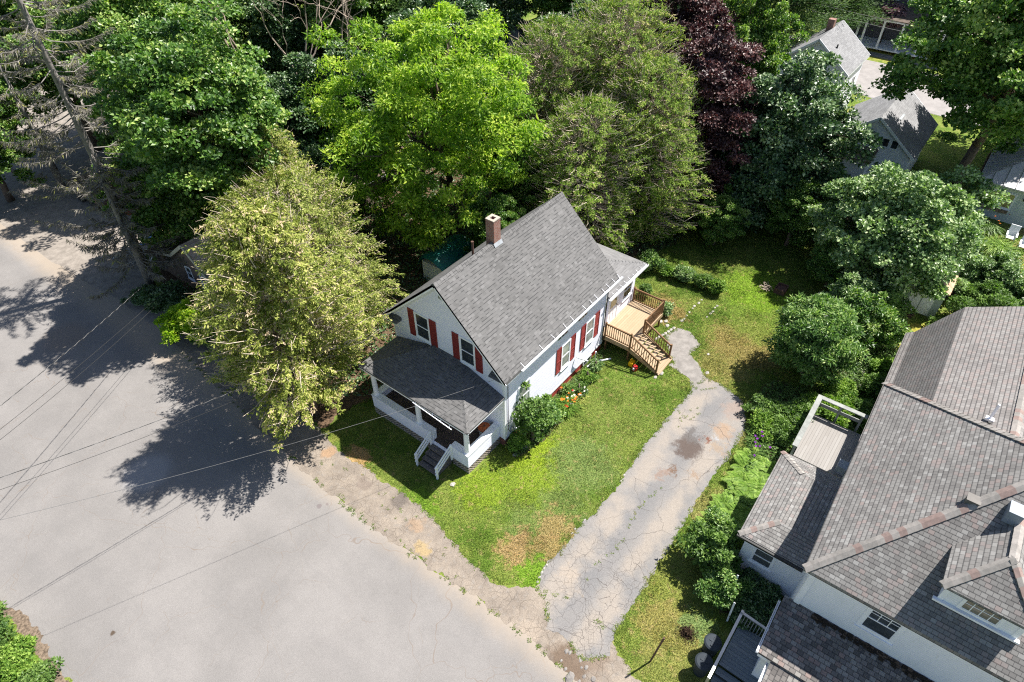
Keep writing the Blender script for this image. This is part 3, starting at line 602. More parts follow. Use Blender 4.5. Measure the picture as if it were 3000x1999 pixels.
# --- rear addition with low hipped roof
ax1 = 12.75
MB().box(L, .3, .5, ax1, 6.6, 3.62).build('addition_wall', M_siding, H)
MB().box(L, .36, 0, ax1-.05, 6.55, .5).build('addition_foundation', M_fred, H)
p2 = .26
er = MB(); zE = 3.72; x2 = 13.0; y2 = -.12; rr = 2.9
er.slab([(9.0, y2, zE), (x2, y2, zE), (x2-rr, y2+rr, zE+rr*p2*1.0), (9.0, y2+rr, zE+rr*p2)], .14)
er.slab([(x2, y2, zE), (x2, 6.9, zE), (x2-rr, 6.9-rr, zE+rr*p2), (x2-rr, y2+rr, zE+rr*p2)], .14)
er.slab([(9.0, 6.9-rr, zE+rr*p2), (x2-rr, 6.9-rr, zE+rr*p2), (x2, 6.9, zE), (9.0, 6.9, zE)][::-1][::-1], .14)
er.slab([(9.0, y2+rr, zE+rr*p2), (x2-rr, y2+rr, zE+rr*p2), (x2-rr, 6.9-rr, zE+rr*p2), (9.0, 6.9-rr, zE+rr*p2)], .14)
ar = er.build('addition_roof', M_shing2, H)
caps(ar, [((x2-.02, y2+.02, zE), (x2-rr, y2+rr, zE+rr*p2))], .24, .2, -.018, False, [M_shing2]*3)
g2 = MB()
for a in ((-.13, 3.56, -.25, 3.575), (-.125, 3.56, -.14, 3.66), (-.24, 3.56, -.255, 3.68)): g2.box(8.95, a[0], a[1], 13.05, a[2], a[3])
for k in range(9): x = 9.4+k*.43; g2.beam((x, -.25, 3.69), (x-.02, -.0, 3.775), .012, .008)
g2.box(8.95, -.12, 3.56, 13, .3, 3.6).build('addition_gutter', M_white, H)
door = MB().box(9.83, .26, 1.0, 10.72, .31, 3.08).build('back_door', M_white, H)
MB().box(9.95, .245, 2.1, 10.6, .262, 2.95).build('door_glass', M_glassy, door)
MB().box(9.72, .24, 1.0, 9.83, .31, 3.16).box(10.72, .24, 1.0, 10.83, .31, 3.16).box(9.83, .24, 3.08, 10.72, .31, 3.16).build('door_casing', M_white, door)
MB().box(10.0, .245, 1.2, 10.26, .262, 1.95).box(10.32, .245, 1.2, 10.58, .262, 1.95).build('door_panel', M_white, door)
MB().tube([(10.64, .26, 2.05), (10.64, .19, 2.05)], .03, 8).build('handle', M_rust, door)
window(H, 'y', 11.35, 12.4, 1.75, 2.98, .3, mun=(2, 2), split=.5)
# --- front porch
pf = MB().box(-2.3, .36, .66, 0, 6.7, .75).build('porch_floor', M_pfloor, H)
py0, py1, px = .32, 6.72, -2.38
sk = MB()
sk.box(px, 2.63, .5, px+.16, py1, 1.33).box(px, py0, .5, px+.16, 1.36, 1.33)
sk.box(px+.16, py0, .5, -.02, py0+.16, 1.331).box(px+.16, py1-.16, .5, -.02, py1, 1.331)
sk.box(px+.002, 1.36, .5, px+.1, 2.63, .745)
par = sk.build('porch_parapet', M_siding, H)
cp = MB(); cw = .34
cp.box(px-.03, 2.6, 1.33, px+cw, py1+.03, 1.37).box(px-.03, py0-.03, 1.33, px+cw, 1.4, 1.37).box(px+cw, py0-.03, 1.331, 0, py0+cw, 1.369).box(px+cw, py1-cw, 1.331, 0, py1+.03, 1.369)
cp.box(px+.02, 2.6, .75, px+cw-.02, 2.64, 1.33).box(px+.02, 1.355, .75, px+cw-.02, 1.39, 1.33)
cp.build('parapet_cap', M_white, par)
for y in (.5, 3.54, 6.55):
    MB().lathe((-2.2, y, 1.37), [(.17, 0), (.17, .05), (.14, .07), (.135, .1), (.128, .9), (.11, 1.85), (.13, 1.87), (.15, 1.93), (.15, 2.0)], 28).build('porch_column', M_white, H, smooth=False)
ez = 3.563; er_ = .331*.95
pr = MB(); ex, ey0, ey1, D = -2.67, -.017, 6.89, 2.67; zt_ = ez+D*er_
pr.slab([(ex, ey1, ez), (ex, ey0, ez), (0, ey0+D, zt_), (0, ey1-D, zt_)], .1)
pr.slab([(ex, ey0, ez), (0, ey0, ez), (0, ey0+D, zt_)], .1)
pr.slab([(0, ey1, ez), (ex, ey1, ez), (0, ey1-D, zt_)], .1)
proof = pr.build('porch_roof', M_shing, H)
for ln_ in (((ex+.02, ey0+.02, ez), (0, ey0+D, zt_)), ((ex+.02, ey1-.02, ez), (0, ey1-D, zt_))): caps(proof, [ln_], .26, .2, -.018, False, [M_shing]*3)
MB().box(ex+.01, ey0+.01, ez-.19, ex+.035, ey1-.01, ez-.03).box(ex+.035, ey0+.01, ez-.19, -.01, ey0+.035, ez-.03).box(ex+.035, ey1-.035, ez-.19, -.01, ey1-.01, ez-.03).build('fascia', M_white, proof)
MB().box(-2.35, .4, 3.26, -2.05, 6.65, 3.42).box(-2.05, .4, 3.26, 0, .62, 3.42).box(-2.05, 6.43, 3.26, 0, 6.65, 3.42).box(ex+.04, ey0+.04, 3.42, 0, ey1-.04, 3.445).build('porch_beam', M_white, proof)
pg = MB()
pg.beam((-2.79, .78, 3.36), (-2.72, 3.2, 3.46), .05, .03)
for k in range(5): q = Vector((-2.79, .95, 3.37)).lerp(Vector((-2.72, 3.05, 3.46)), k/4); pg.beam(q, q+Vector((.1, 0, .1)), .025, .015)
pg.build('loose_gutter_strip', M_white, proof)
# lattice skirt
def lattice(mb, plane, at_, u0, u1, z0, z1, out, sp=.17):
    for sgn in (1, -1):
        d = .006 if sgn > 0 else .016; k = -2.0
        hgt = z1-z0; u = u0-hgt if sgn > 0 else u0
        while u < u1+(0 if sgn > 0 else hgt):
            pts = []
            a, b_ = (u, z0), (u+sgn*hgt, z1)
            if sgn < 0: a, b_ = (u, z0), (u-hgt, z1)
            # clip to u0..u1
            (ua, za), (ub, zb) = a, b_
            def cl(t): return ua+(ub-ua)*t, za+(zb-za)*t
            t0, t1 = 0, 1
            for lim, s_ in ((u0, 1), (u1, -1)):
                fa, fb = (ua-lim)*s_, (ub-lim)*s_
                if fa < 0 and fb < 0: t0 = 2
                elif fa < 0: t0 = max(t0, fa/(fa-fb))
                elif fb < 0: t1 = min(t1, fa/(fa-fb))
            if t1-t0 > .08:
                p, q = cl(t0), cl(t1)
                P = (lambda u_, z_: (at_+out*d, u_, z_)) if plane == 'x' else (lambda u_, z_: (u_, at_+out*d, z_))
                mb.beam(P(*p), P(*q), .008, .036, (0, 0, 1))
            u += sp
lt = MB(); lattice(lt, 'x', px+.03, 2.63, py1, .02, .5, -1); lattice(lt, 'x', px+.03, py0, 1.36, .02, .5, -1); lattice(lt, 'y', py0+.03, px+.05, -.02, .02, .5, -1)
lt.box(px+.02, 2.63, 0, px+.04, py1, .04).box(px+.02, py0, 0, px+.04, 1.36, .04).box(px+.05, py0+.02, 0, -.02, py0+.04, .04)
lt.build('lattice', M_lat, H)
MB().box(px+.25, py0+.2, 0, -.1, py1-.2, .6).build('porch_shade_fill', M_dark, H)  # solid near-black block stands in for the shade under the porch
sp_ = MB(); n = 4
for k in range(n):
    x1 = px-.02-k*.26; z = .75-(k+1)*.15; sp_.box(x1-.3, 1.37, z-.035, x1, 2.6, z)
    sp_.box(x1-.02, 1.4, z-.15+.002, x1, 2.57, z-.036)
sp_.prism([(px-.02, 1.42, 0), (px-1.05, 1.42, 0), (px-1.05, 1.42, .1), (px-.02, 1.42, .6)], (0, .03, 0)).prism([(px-.02, 2.52, 0), (px-1.05, 2.52, 0), (px-1.05, 2.52, .1), (px-.02, 2.52, .6)], (0, .03, 0))
steps = sp_.build('porch_steps', M_step, H)
for y in (1.33, 2.64):
    h_ = MB(); a, b_ = Vector((px-.06, y, .62)), Vector((px-1.1, y, .0))
    h_.box(px-.1, y-.045, .4, px-.01, y+.045, 1.5).box(px-1.16, y-.045, 0, px-1.07, y+.045, .92)
    for dz in (.87, .62, .38): h_.beam((px-.02, y-.05*0, .62+dz), (px-1.2, y, -.02+dz), .04, .09)
    h_.build('stair_railing', M_white, H)
MB().box(-.03, 1.9, .75, .01, 2.85, 2.8).build('front_door', M_white, H)
tub = thing('lidded_tub', 'round white tub with terracotta orange lid on the porch floor', 'tub', (-.5, .88, .75))
MB().lathe((-.5, .88, .75), [(.2, 0), (.27, .1), (.29, .4), (.27, .5)], 24).build('body', plain('off_white_enamel', (.5, .47, .42), .5), tub)
MB().lathe((-.5, .88, 1.25), [(.31, 0), (.31, .05), (.26, .1), (.05, .13)], 24).build('lid', M_orange, tub)
MB().lathe((-.5, .88, 1.38), [(.05, 0), (.035, .05)], 12).build('knob', M_rust, tub)

# ================================================================ BACK DECK
DK = thing('wooden_deck', 'new pale wooden deck with brown balustrade and stairs at the side of the house', 'deck', (10.8, -.8, 0))
dz = 1.0; dx0, dx1, dy0, dy1 = 8.93, 12.75, -1.78, .28
MB().box(dx0, dy0, dz-.035, dx1, -.02, dz).box(L+.02, -.02, dz-.036, dx1, dy1, dz-.001).build('floor', M_deck, DK)
fb = MB()
fb.box(dx0, dy0, dz-.26, dx0+.04, -.05, dz-.037).box(dx0+.04, dy0, dz-.26, dx1, dy0+.04, dz-.037).box(dx1-.04, dy0+.04, dz-.26, dx1, dy1, dz-.037)
for k in range(8): x = dx0+.45+k*.43; fb.box(x, dy0+.04, dz-.24, x+.04, -.02, dz-.04)
fb.build('joist_frame', M_pinel, DK)
for x, y in ((dx0+.08, dy0+.1), (10.5, dy0+.1), (dx1-.1, dy0+.1), (dx1-.1, 0), (dx0+.08, -.2)):
    MB().box(x-.045, y-.045, 0, x+.045, y+.045, dz-.26).build('post', M_pine, DK)
def rail_(a, b_, posts=(True, True), h=.92, n=None, base_off=.09):
    a, b_ = Vector(a), Vector(b_); m = MB(); d = b_-a; Lh = Vector((d.x, d.y, 0)).length; n = n or int(Lh/.125)
    for p, on in ((a, posts[0]), (b_, posts[1])):
        if on: m.box(p.x-.045, p.y-.045, p.z-.2, p.x+.045, p.y+.045, p.z+h+.09)
    u = Vector((0, 0, 1)); m.beam(a+u*(h+.0), b_+u*(h+.0), .07, .035); m.beam(a+u*(h-.05), b_+u*(h-.05), .035, .07); m.beam(a+u*base_off, b_+u*base_off, .035, .07)
    for k in range(1, n): q = a.lerp(b_, k/n); m.box(q.x-.017, q.y-.017, q.z+base_off, q.x+.017, q.y+.017, q.z+h-.02)
    return m.build('balustrade', M_pine, DK)
rail_((8.97, -.12, dz), (8.97, dy0+.06, dz))
rail_((12.7, .22, dz), (12.7, dy0+.06, dz)); rail_((12.7, dy0+.06, dz), (10.5, dy0+.06, dz), (False, True))
ns = 6; sy = dy0; run = 1.75
rail_((8.97, dy0+.06, dz), (8.97, sy-run+.04, .1), (False, True), base_off=.12, n=12)
rail_((10.5, dy0+.06, dz), (10.5, sy-run+.04, .1), (False, True), base_off=.12, n=12)
tr = MB()
for k in range(ns):
    z = dz-(k+1)*dz/(ns+1); y = sy-k*run/ns; tr.box(8.99, y-run/ns-.02, z-.035, 10.48, y-.005, z)
    tr.box(9.0, y-.03, z-dz/(ns+1)+.04, 10.47, y-.006, z-.036) if k == -1 else None
tr.build('tread', M_deck, DK)
MB().prism([(8.93, sy, dz-.04), (8.93, sy, dz-.34), (8.93, sy-run-.1, 0), (8.93, sy-run-.1, .17)], (.04, 0, 0)).prism([(10.5, sy, dz-.04), (10.5, sy, dz-.34), (10.5, sy-run-.1, 0), (10.5, sy-run-.1, .17)], (.04, 0, 0)).prism([(9.75, sy, dz-.1), (9.75, sy, dz-.34), (9.75, sy-run, .0), (9.75, sy-run, .08)], (.04, 0, 0)).build('stringer', M_pinel, DK)
MB().box(8.93, sy-run-.16, 0, 10.56, sy-run+.1, .09).build('landing_board', M_deck, DK)
ty = thing('plastic_toy', 'yellow and red plastic toy lying under the deck stairs', 'toy', (8.75, -2.15, 0))
MB().box(8.6, -2.2, .02, 8.95, -1.95, .3).build('box', M_yellow, ty, bevel=.03)
MB().lathe((8.55, -2.42, .0), [(.13, 0), (.15, .25), (.1, .34)], 14).build('bottle', M_redp, ty)
MB().box(8.38, -2.46, .12, 8.44, -2.36, .26).build('sticker', M_white, ty)

# ================================================================ NEIGHBOUR HOUSE (lower right), turned 1.33 degrees
NH = thing('neighbour_house', 'white house with mottled pinkish grey hip roof, dormer and rear gambrel wing', 'house', (0, 0, 0))
ang = R(1.33); Bx, By, E = -1.46, -13.69, 5.7
def nb(mb):      # local frame: origin at the eave corner, x back, y negative to the right
    mb.v = [(Bx+x*math.cos(ang)-y*math.sin(ang), By+x*math.sin(ang)+y*math.cos(ang), z) for x, y, z in mb.v]; return mb
pn = .79; LL = 10.45; hw = LL/2; top = E+hw*pn
nr = MB()
nr.slab([(0, 0, E), (hw, -hw, top), (LL, 0, E)], .16); nr.slab([(0, 0, E), (0, -16, E), (hw, -16, top), (hw, -hw, top)], .16); nr.slab([(LL, 0, E), (hw, -hw, top), (hw, -16, top), (LL, -16, E)], .16)
nroof = nb(nr).build('roof', M_shingN, NH)
CAPM = [plain('cap_grey', (.26, .243, .225), .9, .15, .15, 8), plain('cap_terracotta', (.255, .19, .17), .9, .15, .15, 8), plain('cap_pale', (.3, .278, .258), .9, .15, .12, 8)]
for ln_ in (((0, 0, E), (hw, -hw, top)), ((LL, 0, E), (hw, -hw, top)), ((hw, -hw, top), (hw, -14, top))): caps(nroof, [ln_])
nb(MB().box(.32, -15, 0, LL-.3, -.3, E-.05)).build('wall', M_siding2, NH)
nb(MB().box(.06, -16, E-.28, .1, -.06, E-.165).box(.1, -.1, E-.28, LL-.06, -.06, E-.165).box(.1, -16, E-.3, .32, -.1, E-.27).box(.32, -.3, E-.3, LL-.1, -.1, E-.27)).build('fascia', M_white, NH)
nb(MB().box(.28, -.46, 2.7, .33, -.28, E-.3).box(.3, -.3, 2.7, .48, -.26, E-.3)).build('corner_board', M_white, NH)
def nwindow(x, y0, y1, z0, z1, par=NH, mun=(3, 2), name='window', sill=True, **k):
    w_ = window(par, 'x', y0, y1, z0, z1, x, mun=mun, name=name, sill=sill, **k)
    for o in [w_]+list(w_.children):
        for v in o.data.vertices:
            X, Y = v.co.x, v.co.y; v.co.x = Bx+X*math.cos(ang)-Y*math.sin(ang); v.co.y = By+X*math.sin(ang)+Y*math.cos(ang)
    return w_
nwindow(.32, -3.3, -2.15, 3.9, 5.38, mun=(3, 2), fr=.12)
nwindow(.32, -9.3, -8.15, 3.9, 5.38, mun=(3, 2), fr=.12)
# main-roof dormer (hipped)
dE, dn = 7.45, None
dcx = -4.55; dhw = 1.25; dw0 = .15
dX = .62; dZ = dE
dtop = dE+dhw*pn
dm = MB(); xr = dX+dhw
rx = lambda z: (z-E)/pn
dm.slab([(dX, dcx+dhw, dE), (dX, dcx-dhw, dE), (xr, dcx, dtop)], .1)
dm.slab([(dX, dcx+dhw, dE), (xr, dcx, dtop), (rx(dtop), dcx, dtop), (rx(dE), dcx+dhw, dE)], .1)
dm.slab([(dX, dcx-dhw, dE), (rx(dE), dcx-dhw, dE), (rx(dtop), dcx, dtop), (xr, dcx, dtop)], .1)
drm = nb(dm).build('dormer_roof', M_shingN, nroof)
for ln_ in (((dX, dcx+dhw, dE), (xr, dcx, dtop)), ((dX, dcx-dhw, dE), (xr, dcx, dtop)), ((xr, dcx, dtop), (rx(dtop), dcx, dtop))): caps(nroof, [ln_], .26)
dwm = MB().box(dX+.25, dcx-dhw+.22, E+.4, 2.6, dcx+dhw-.22, dE-.09)
nb(dwm).build('dormer_wall', M_siding2, nroof)
nb(MB().box(dX+.23, dcx-dhw+.2, 6.2, dX+.27, dcx-dhw+.34, dE-.1).box(dX+.23, dcx+dhw-.34, 6.2, dX+.27, dcx+dhw-.2, dE-.1).box(dX+.14, dcx-dhw+.1, 6.42, dX+.26, dcx+dhw-.1, 6.5)).build('dormer_trim', M_white, nroof)
nwindow(dX+.25, dcx-.55, dcx+.55, 6.55, 7.3, par=nroof, mun=(4, 2), name='dormer_window', sill=False, split=0, pane=glass('brownish_curtain_glass', (.1, .09, .07)), fr=.07)  # pane is a darker brownish tone than the other curtained windows
# chimney / skylight seen at the frame edge
nb(MB().box(3.2, -4.5, E+2.6, 3.7, -4.1, E+3.1)).build('metal_flue_box', plain('blue_grey_flashing', (.2, .23, .28), .5, .4, .1, 3), nroof)
nb(MB().box(3.3, -3.45, E+3.3*pn-.45, 3.58, -3.12, E+2.74).box(3.27, -3.48, E+2.74, 3.61, -3.09, E+2.76)).build('roof_vent', plain('brown_vent', (.13, .12, .11), .6), nroof)
# left lean-to with hips
lx0, lx1, ly = 2.05, 7.05, 2.35; lz = 2.75; lp = .42; lw = 1.1
ls = MB()
ls.slab([(lx0, ly, lz), (lx0+lw, ly-lw, lz+lw*lp), (lx1-lw, ly-lw, lz+lw*lp), (lx1, ly, lz)], .1)
ls.slab([(lx0, ly, lz), (lx0, -.3, lz), (lx0+lw, -.3, lz+lw*lp), (lx0+lw, ly-lw, lz+lw*lp)], .1)
ls.slab([(lx1, ly, lz), (lx1-lw, ly-lw, lz+lw*lp), (lx1-lw, -.3, lz+lw*lp), (lx1, -.3, lz)], .1)
ls.slab([(lx0+lw, ly-lw, lz+lw*lp), (lx0+lw, -.3, lz+lw*lp), (lx1-lw, -.3, lz+lw*lp), (lx1-lw, ly-lw, lz+lw*lp)], .1)
lrf = nb(ls).build('side_wing_roof', M_shingN, NH)
caps(lrf, [((lx0, ly, lz), (lx0+lw, ly-lw, lz+lw*lp))], .24); caps(lrf, [((lx1, ly, lz), (lx1-lw, ly-lw, lz+lw*lp))], .24)
nb(MB().box(lx0+.2, -.3, 0, lx1-.2, ly-.3, lz-.06)).build('side_wing_wall', M_siding2, NH)
nb(MB().box(lx0-.1, -.2, lz-.13, lx0+.0, ly+.04, lz-.03)).build('side_wing_gutter', M_wire, NH)
nb(MB().box(lx0-.02, -.2, lz-.2, lx0+.01, ly, lz-.13).box(lx0+.02, ly-.1, lz-.2, lx1-.02, ly-.06, lz-.11)).build('side_wing_fascia', M_white, NH)
nwindow(lx0+.2, .75, 1.65, 1.25, 2.3, mun=None, pane=M_screen)
# front porch roof (two heights) and gutters
fp = MB()
fp.slab([(-1.9, .05, 2.75), (-1.9, -9, 2.75), (.34, -9, 3.22), (.34, .05, 3.22)], .1)
fp.slab([(-2.85, -.4, 2.48), (-2.85, -9, 2.48), (-1.7, -9, 2.7), (-1.7, -.4, 2.7)], .1)
fpr = nb(fp).build('porch_roof', mat_shingle('dark_mottled_porch_shingles', [(0, (0.11, 0.102, 0.0963)), (.2, (0.149, 0.138, 0.129)), (.45, (0.193, 0.176, 0.165)), (.7, (0.22, 0.171, 0.154)), (.85, (0.231, 0.22, 0.204))], .17, .19, False, .5, .08, .3), NH)
nb(MB().box(-1.9, .06, 2.62, .34, .1, 2.72).box(-1.9, .12, 2.64, .34, .14, 2.74).box(-1.9, .06, 2.62, .34, .14, 2.635)).build('porch_gutter', M_white, NH)
nb(MB().box(-2.85, -.38, 2.38, -1.9, -.34, 2.46).box(-2.85, -.32, 2.4, -1.9, -.3, 2.5).box(-2.85, -.38, 2.38, -1.9, -.3, 2.39).box(-1.88, -.3, 2.45, -1.84, .04, 2.64)).build('lower_porch_gutter', M_white, NH)
nb(MB().box(-1.6, -8.8, .0, .3, -.15, 2.6)).build('porch_wall', M_siding2, NH)
mo = MB(); rnd = random.Random(5)
for k in range(220):
    y = -1-rnd.random()*5; x = .26-abs(rnd.gauss(0, .1)); z = 2.75+(x+1.9)*.21; s_ = .02+rnd.random()*.04; mo.cur = rnd.choice((0, 0, 1)); mo.box(x-s_, y-s_*1.6, z, x+s_, y+s_, z+.02+rnd.random()*.03)
nb(mo).build('leaf_debris', [plain('dark_leaf_debris', (.03, .022, .015), .95), plain('brown_leaf_debris', (.1, .07, .05), .95)], fpr)
# rear gambrel wing
X0, X1 = 9.2, 19.1
gy0, gz0, gy1, gz1, gy2, gz2 = -.55, 2.5, -1.95, 5.0, -4.6, 6.35
gm = MB()
gm.slab([(X0, -.2, 2.36), (X0, gy0, 2.62), (X1, gy0, 2.62), (X1, -.2, 2.36)], .1)
gm.slab([(X0, gy0, 2.62), (X0, gy1, gz1), (X1, gy1, gz1), (X1, gy0, 2.62)], .12)
gm.slab([(X0-1.5, gy1, gz1), (X0-1.5, gy2, gz2), (X1, gy2, gz2), (X1, gy1, gz1)], .12)
gm.slab([(X0-1.5, gy2, gz2), (X0-1.5, -8, gz1), (X1, -8, gz1), (X1, gy2, gz2)], .12)
gmr = nb(gm).build('rear_wing_roof', mat_shingle('uniform_grey_shingles', [(0, (0.202, 0.189, 0.181)), (.35, (0.231, 0.218, 0.21)), (.6, (0.252, 0.239, 0.228)), (.8, (0.248, 0.218, 0.206))], .17, .17, False, .55, .06), NH)
nb(MB().prism([(X0, -.7, 0), (X0, -9, 0), (X0, -8, 4.8), (X0, gy2, gz2-.2), (X0, gy1-.1, gz1-.2), (X0, -.7, 2.4)][::-1], (X1-X0-.3, 0, 0))).build('rear_wing_wall', M_siding2, NH)
caps(gmr, [((X0-1.5, gy2, gz2), (X1, gy2, gz2))], .3)
nb(MB().tube([(10.4, -3.8, 5.9), (10.5, -3.8, 6.75)], .05, 10).box(10.3, -3.95, 5.95, 10.5, -3.65, 6.05)).build('white_vent_pipe', M_white, gmr)
nb(MB().tube([(9.6, -3.7, 5.8), (9.6, -3.7, 6.5)], .06, 10)).build('black_vent_pipe', M_wire, gmr)
sk2 = nb(MB().box(9.85, -1.2, 3.6, 10.5, -1.12, 4.35).box(9.9, -1.62, 4.2, 10.5, -1.05, 4.28)).build('wing_dormer', M_white, gmr)
nb(MB().box(11.0, -1.95, 4.6, 11.2, -1.75, 5.1)).build('brick_flue', M_brick, gmr)

WD = thing('weathered_deck', 'weathered pale deck with wide flat railing between the neighbour house and its side wing', 'deck', (8.9, -12.7, 0))
fl = nb(MB().box(9.0-.16, -.3, .82, 12.0, 1.95, .88)).build('floor', M_wdeck, WD)
rm = MB()
rm.box(8.5, 1.93, 1.82, 12.4, 2.17, 1.87).box(12.16, -.2, 1.82, 12.4, 1.93, 1.869)
for x in (8.7, 9.9, 11.1, 12.28): rm.box(x-.05, 2.0, 0, x+.05, 2.1, 1.82)
for y in (1.0, .0): rm.box(12.23, y-.05, 0, 12.33, y+.05, 1.82)
rm.box(8.6, 2.03, 1.3, 12.3, 2.07, 1.5).box(12.25, 0, 1.3, 12.29, 2.03, 1.5)
nb(rm).build('railing', M_wrail, WD)
nb(MB().box(9.0, -.29, .88, 9.5, .12, 1.35)).build('bench_box', plain('blue_grey_box', (.2, .23, .27), .6), WD)
# front deck, bins
FD = thing('grey_front_deck', 'shaded blue-grey plank deck with balusters beside the charcoal bins', 'deck', (-2.6, -13.3, 0))
MB().box(-3.45, -16, .42, -1.55, -12.78, .48).build('floor', M_gdeck, FD)
MB().box(-3.75, -16, .26, -3.45, -12.8, .31).box(-4.05, -16, .1, -3.75, -12.8, .15).box(-3.75, -16, 0, -3.7, -12.8, .26).build('step', M_gdeck, FD)
rl = MB().beam((-1.55, -12.68, 1.3), (-4.5, -12.7, 1.22), .1, .04).beam((-1.55, -12.68, 1.3), (-1.6, -13.75, 1.3), .1, .04)
rl.box(-1.6, -12.73, 0, -1.5, -12.63, 1.4).box(-4.5, -12.75, 0, -4.4, -12.65, 1.3).box(-3.1, -12.73, 0, -3.02, -12.65, 1.25)
for k in range(8): rl.box(-1.6, -12.85-k*.12, .48, -1.565, -12.82-k*.12, 1.28)
rl.build('railing', M_metal, FD)
for i, (x, y, lab) in enumerate(((-3.05, -12.28, 'charcoal dustbin beside the deck, the one nearer the flower bushes'), (-3.9, -12.32, 'charcoal dustbin beside the deck, the one nearer the street'))):
    b_ = thing('dustbin', lab, 'bin', (x, y, 0), group='dustbins by the front deck')
    MB().lathe((x, y, 0), [(.23, 0), (.25, .1), (.3, .85)], 28).build('body', M_bin, b_)
    MB().lathe((x, y, .85), [(.33, 0), (.33, .05), (.27, .09), (.1, .11)], 28).build('lid', M_bin, b_)
    MB().box(x-.2, y-.03, .95, x+.2, y+.03, .985).box(x-.03, y-.14, .955, x+.03, y+.14, .98).build('handle', M_bin, b_)
sg = thing('metal_stake', 'thin rusty metal stake standing in the verge near the driveway mouth', 'post', (-4.72, -10.69, 0))
MB().tube([(-4.72, -10.69, 0), (-4.6, -10.85, 2.1)], .035, 6).build('shaft', M_rust, sg)
for nm, a, b_ in (('longer white garden stake leaning over the shaded flower bed', (-.75, -12.05, .35), (-.35, -11.95, 1.5)), ('short white garden stake by the deck corner', (-1.5, -12.35, 0), (-1.42, -12.3, 1.4))):
    tag(MB().beam(a, b_, .07, .02).build('garden_stake', M_white), nm, 'stake')

# ================================================================ TREES
rng = np.random.default_rng(11)
def limb_path(a, b_, sag=0., n=5, jit=.08, r=None):
    a, b_ = Vector(a), Vector(b_); L_ = (b_-a).length; out = []
    for k in range(n+1):
        t_ = k/n; q = a.lerp(b_, t_); q.z += sag*math.sin(math.pi*t_)*L_
        if 0 < k < n: q += Vector((random.gauss(0, 1), random.gauss(0, 1), random.gauss(0, .6)))*jit*L_
        out.append(q)
    return out
def crown_pts(nc, Rr, rz, zc, lobes=.22, low=-.55, seed=0):
    r = np.random.default_rng(seed); i = np.arange(nc)+.5; z = 1-2*i/nc*(1-(1+low)/2); th = i*2.39996+r.normal(0, .25, nc)
    z = np.clip(z+r.normal(0, .06, nc), low, 1); s_ = np.sqrt(np.maximum(0, 1-z*z)); d = np.stack([s_*np.cos(th), s_*np.sin(th), z], 1)
    ph = r.uniform(0, 6.28, 6); f = 1+lobes*(.5*np.sin(3*th+ph[0]+2*z)+.5*np.sin(5*th+ph[1]-3*z)+.4*np.sin(2*th+ph[2])*np.cos(4*z+ph[3]))
    f = f*(1-.42*np.abs(r.normal(0, 1, nc)).clip(0, 1.6)*.5)
    inner = r.random(nc) < .22; f = np.where(inner, f*r.uniform(.45, .8, nc), f)
    return d*f[:, None]*np.array([Rr, Rr, rz])+np.array([0, 0, zc]), d
def leaf_cloud(C, D, rc, per, leaf, wid, seed=0, flat=.6, upb=.6, tipbright=.5, droop=0., zr=None):
    r = np.random.default_rng(seed+99); n = len(C); idx = np.repeat(np.arange(n), per); N_ = n*per
    d = unit(r.normal(0, 1, (N_, 3))); d[:, 2] = np.where(d[:, 2] < -.15, -d[:, 2], d[:, 2])
    rad = (r.uniform(.3, 1, N_)**.65)*np.repeat(rc*r.uniform(.5, 1.3, n), per)
    P = C[idx]+d*rad[:, None]*np.array([1, 1, flat])
    P += D[idx]*.0
    Nn = unit(np.array([-.25, -.15, 1.])*(upb+.45)+d*.35+D[idx]*.2+r.normal(0, .36, (N_, 3)))
    T = unit(d*.7+r.normal(0, .8, (N_, 3))+np.array([0, 0, -droop]))
    L_ = leaf*r.uniform(.65, 1.3, N_)
    V, F = kites(P, T, Nn, L_, L_*wid)
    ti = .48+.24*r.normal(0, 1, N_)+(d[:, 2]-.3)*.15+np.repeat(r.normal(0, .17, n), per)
    ti = np.where(r.random(N_) < .05*tipbright*(1+d[:, 2]), .95, ti)
    return V, F, np.repeat(np.clip(ti, 0, 1), 4)
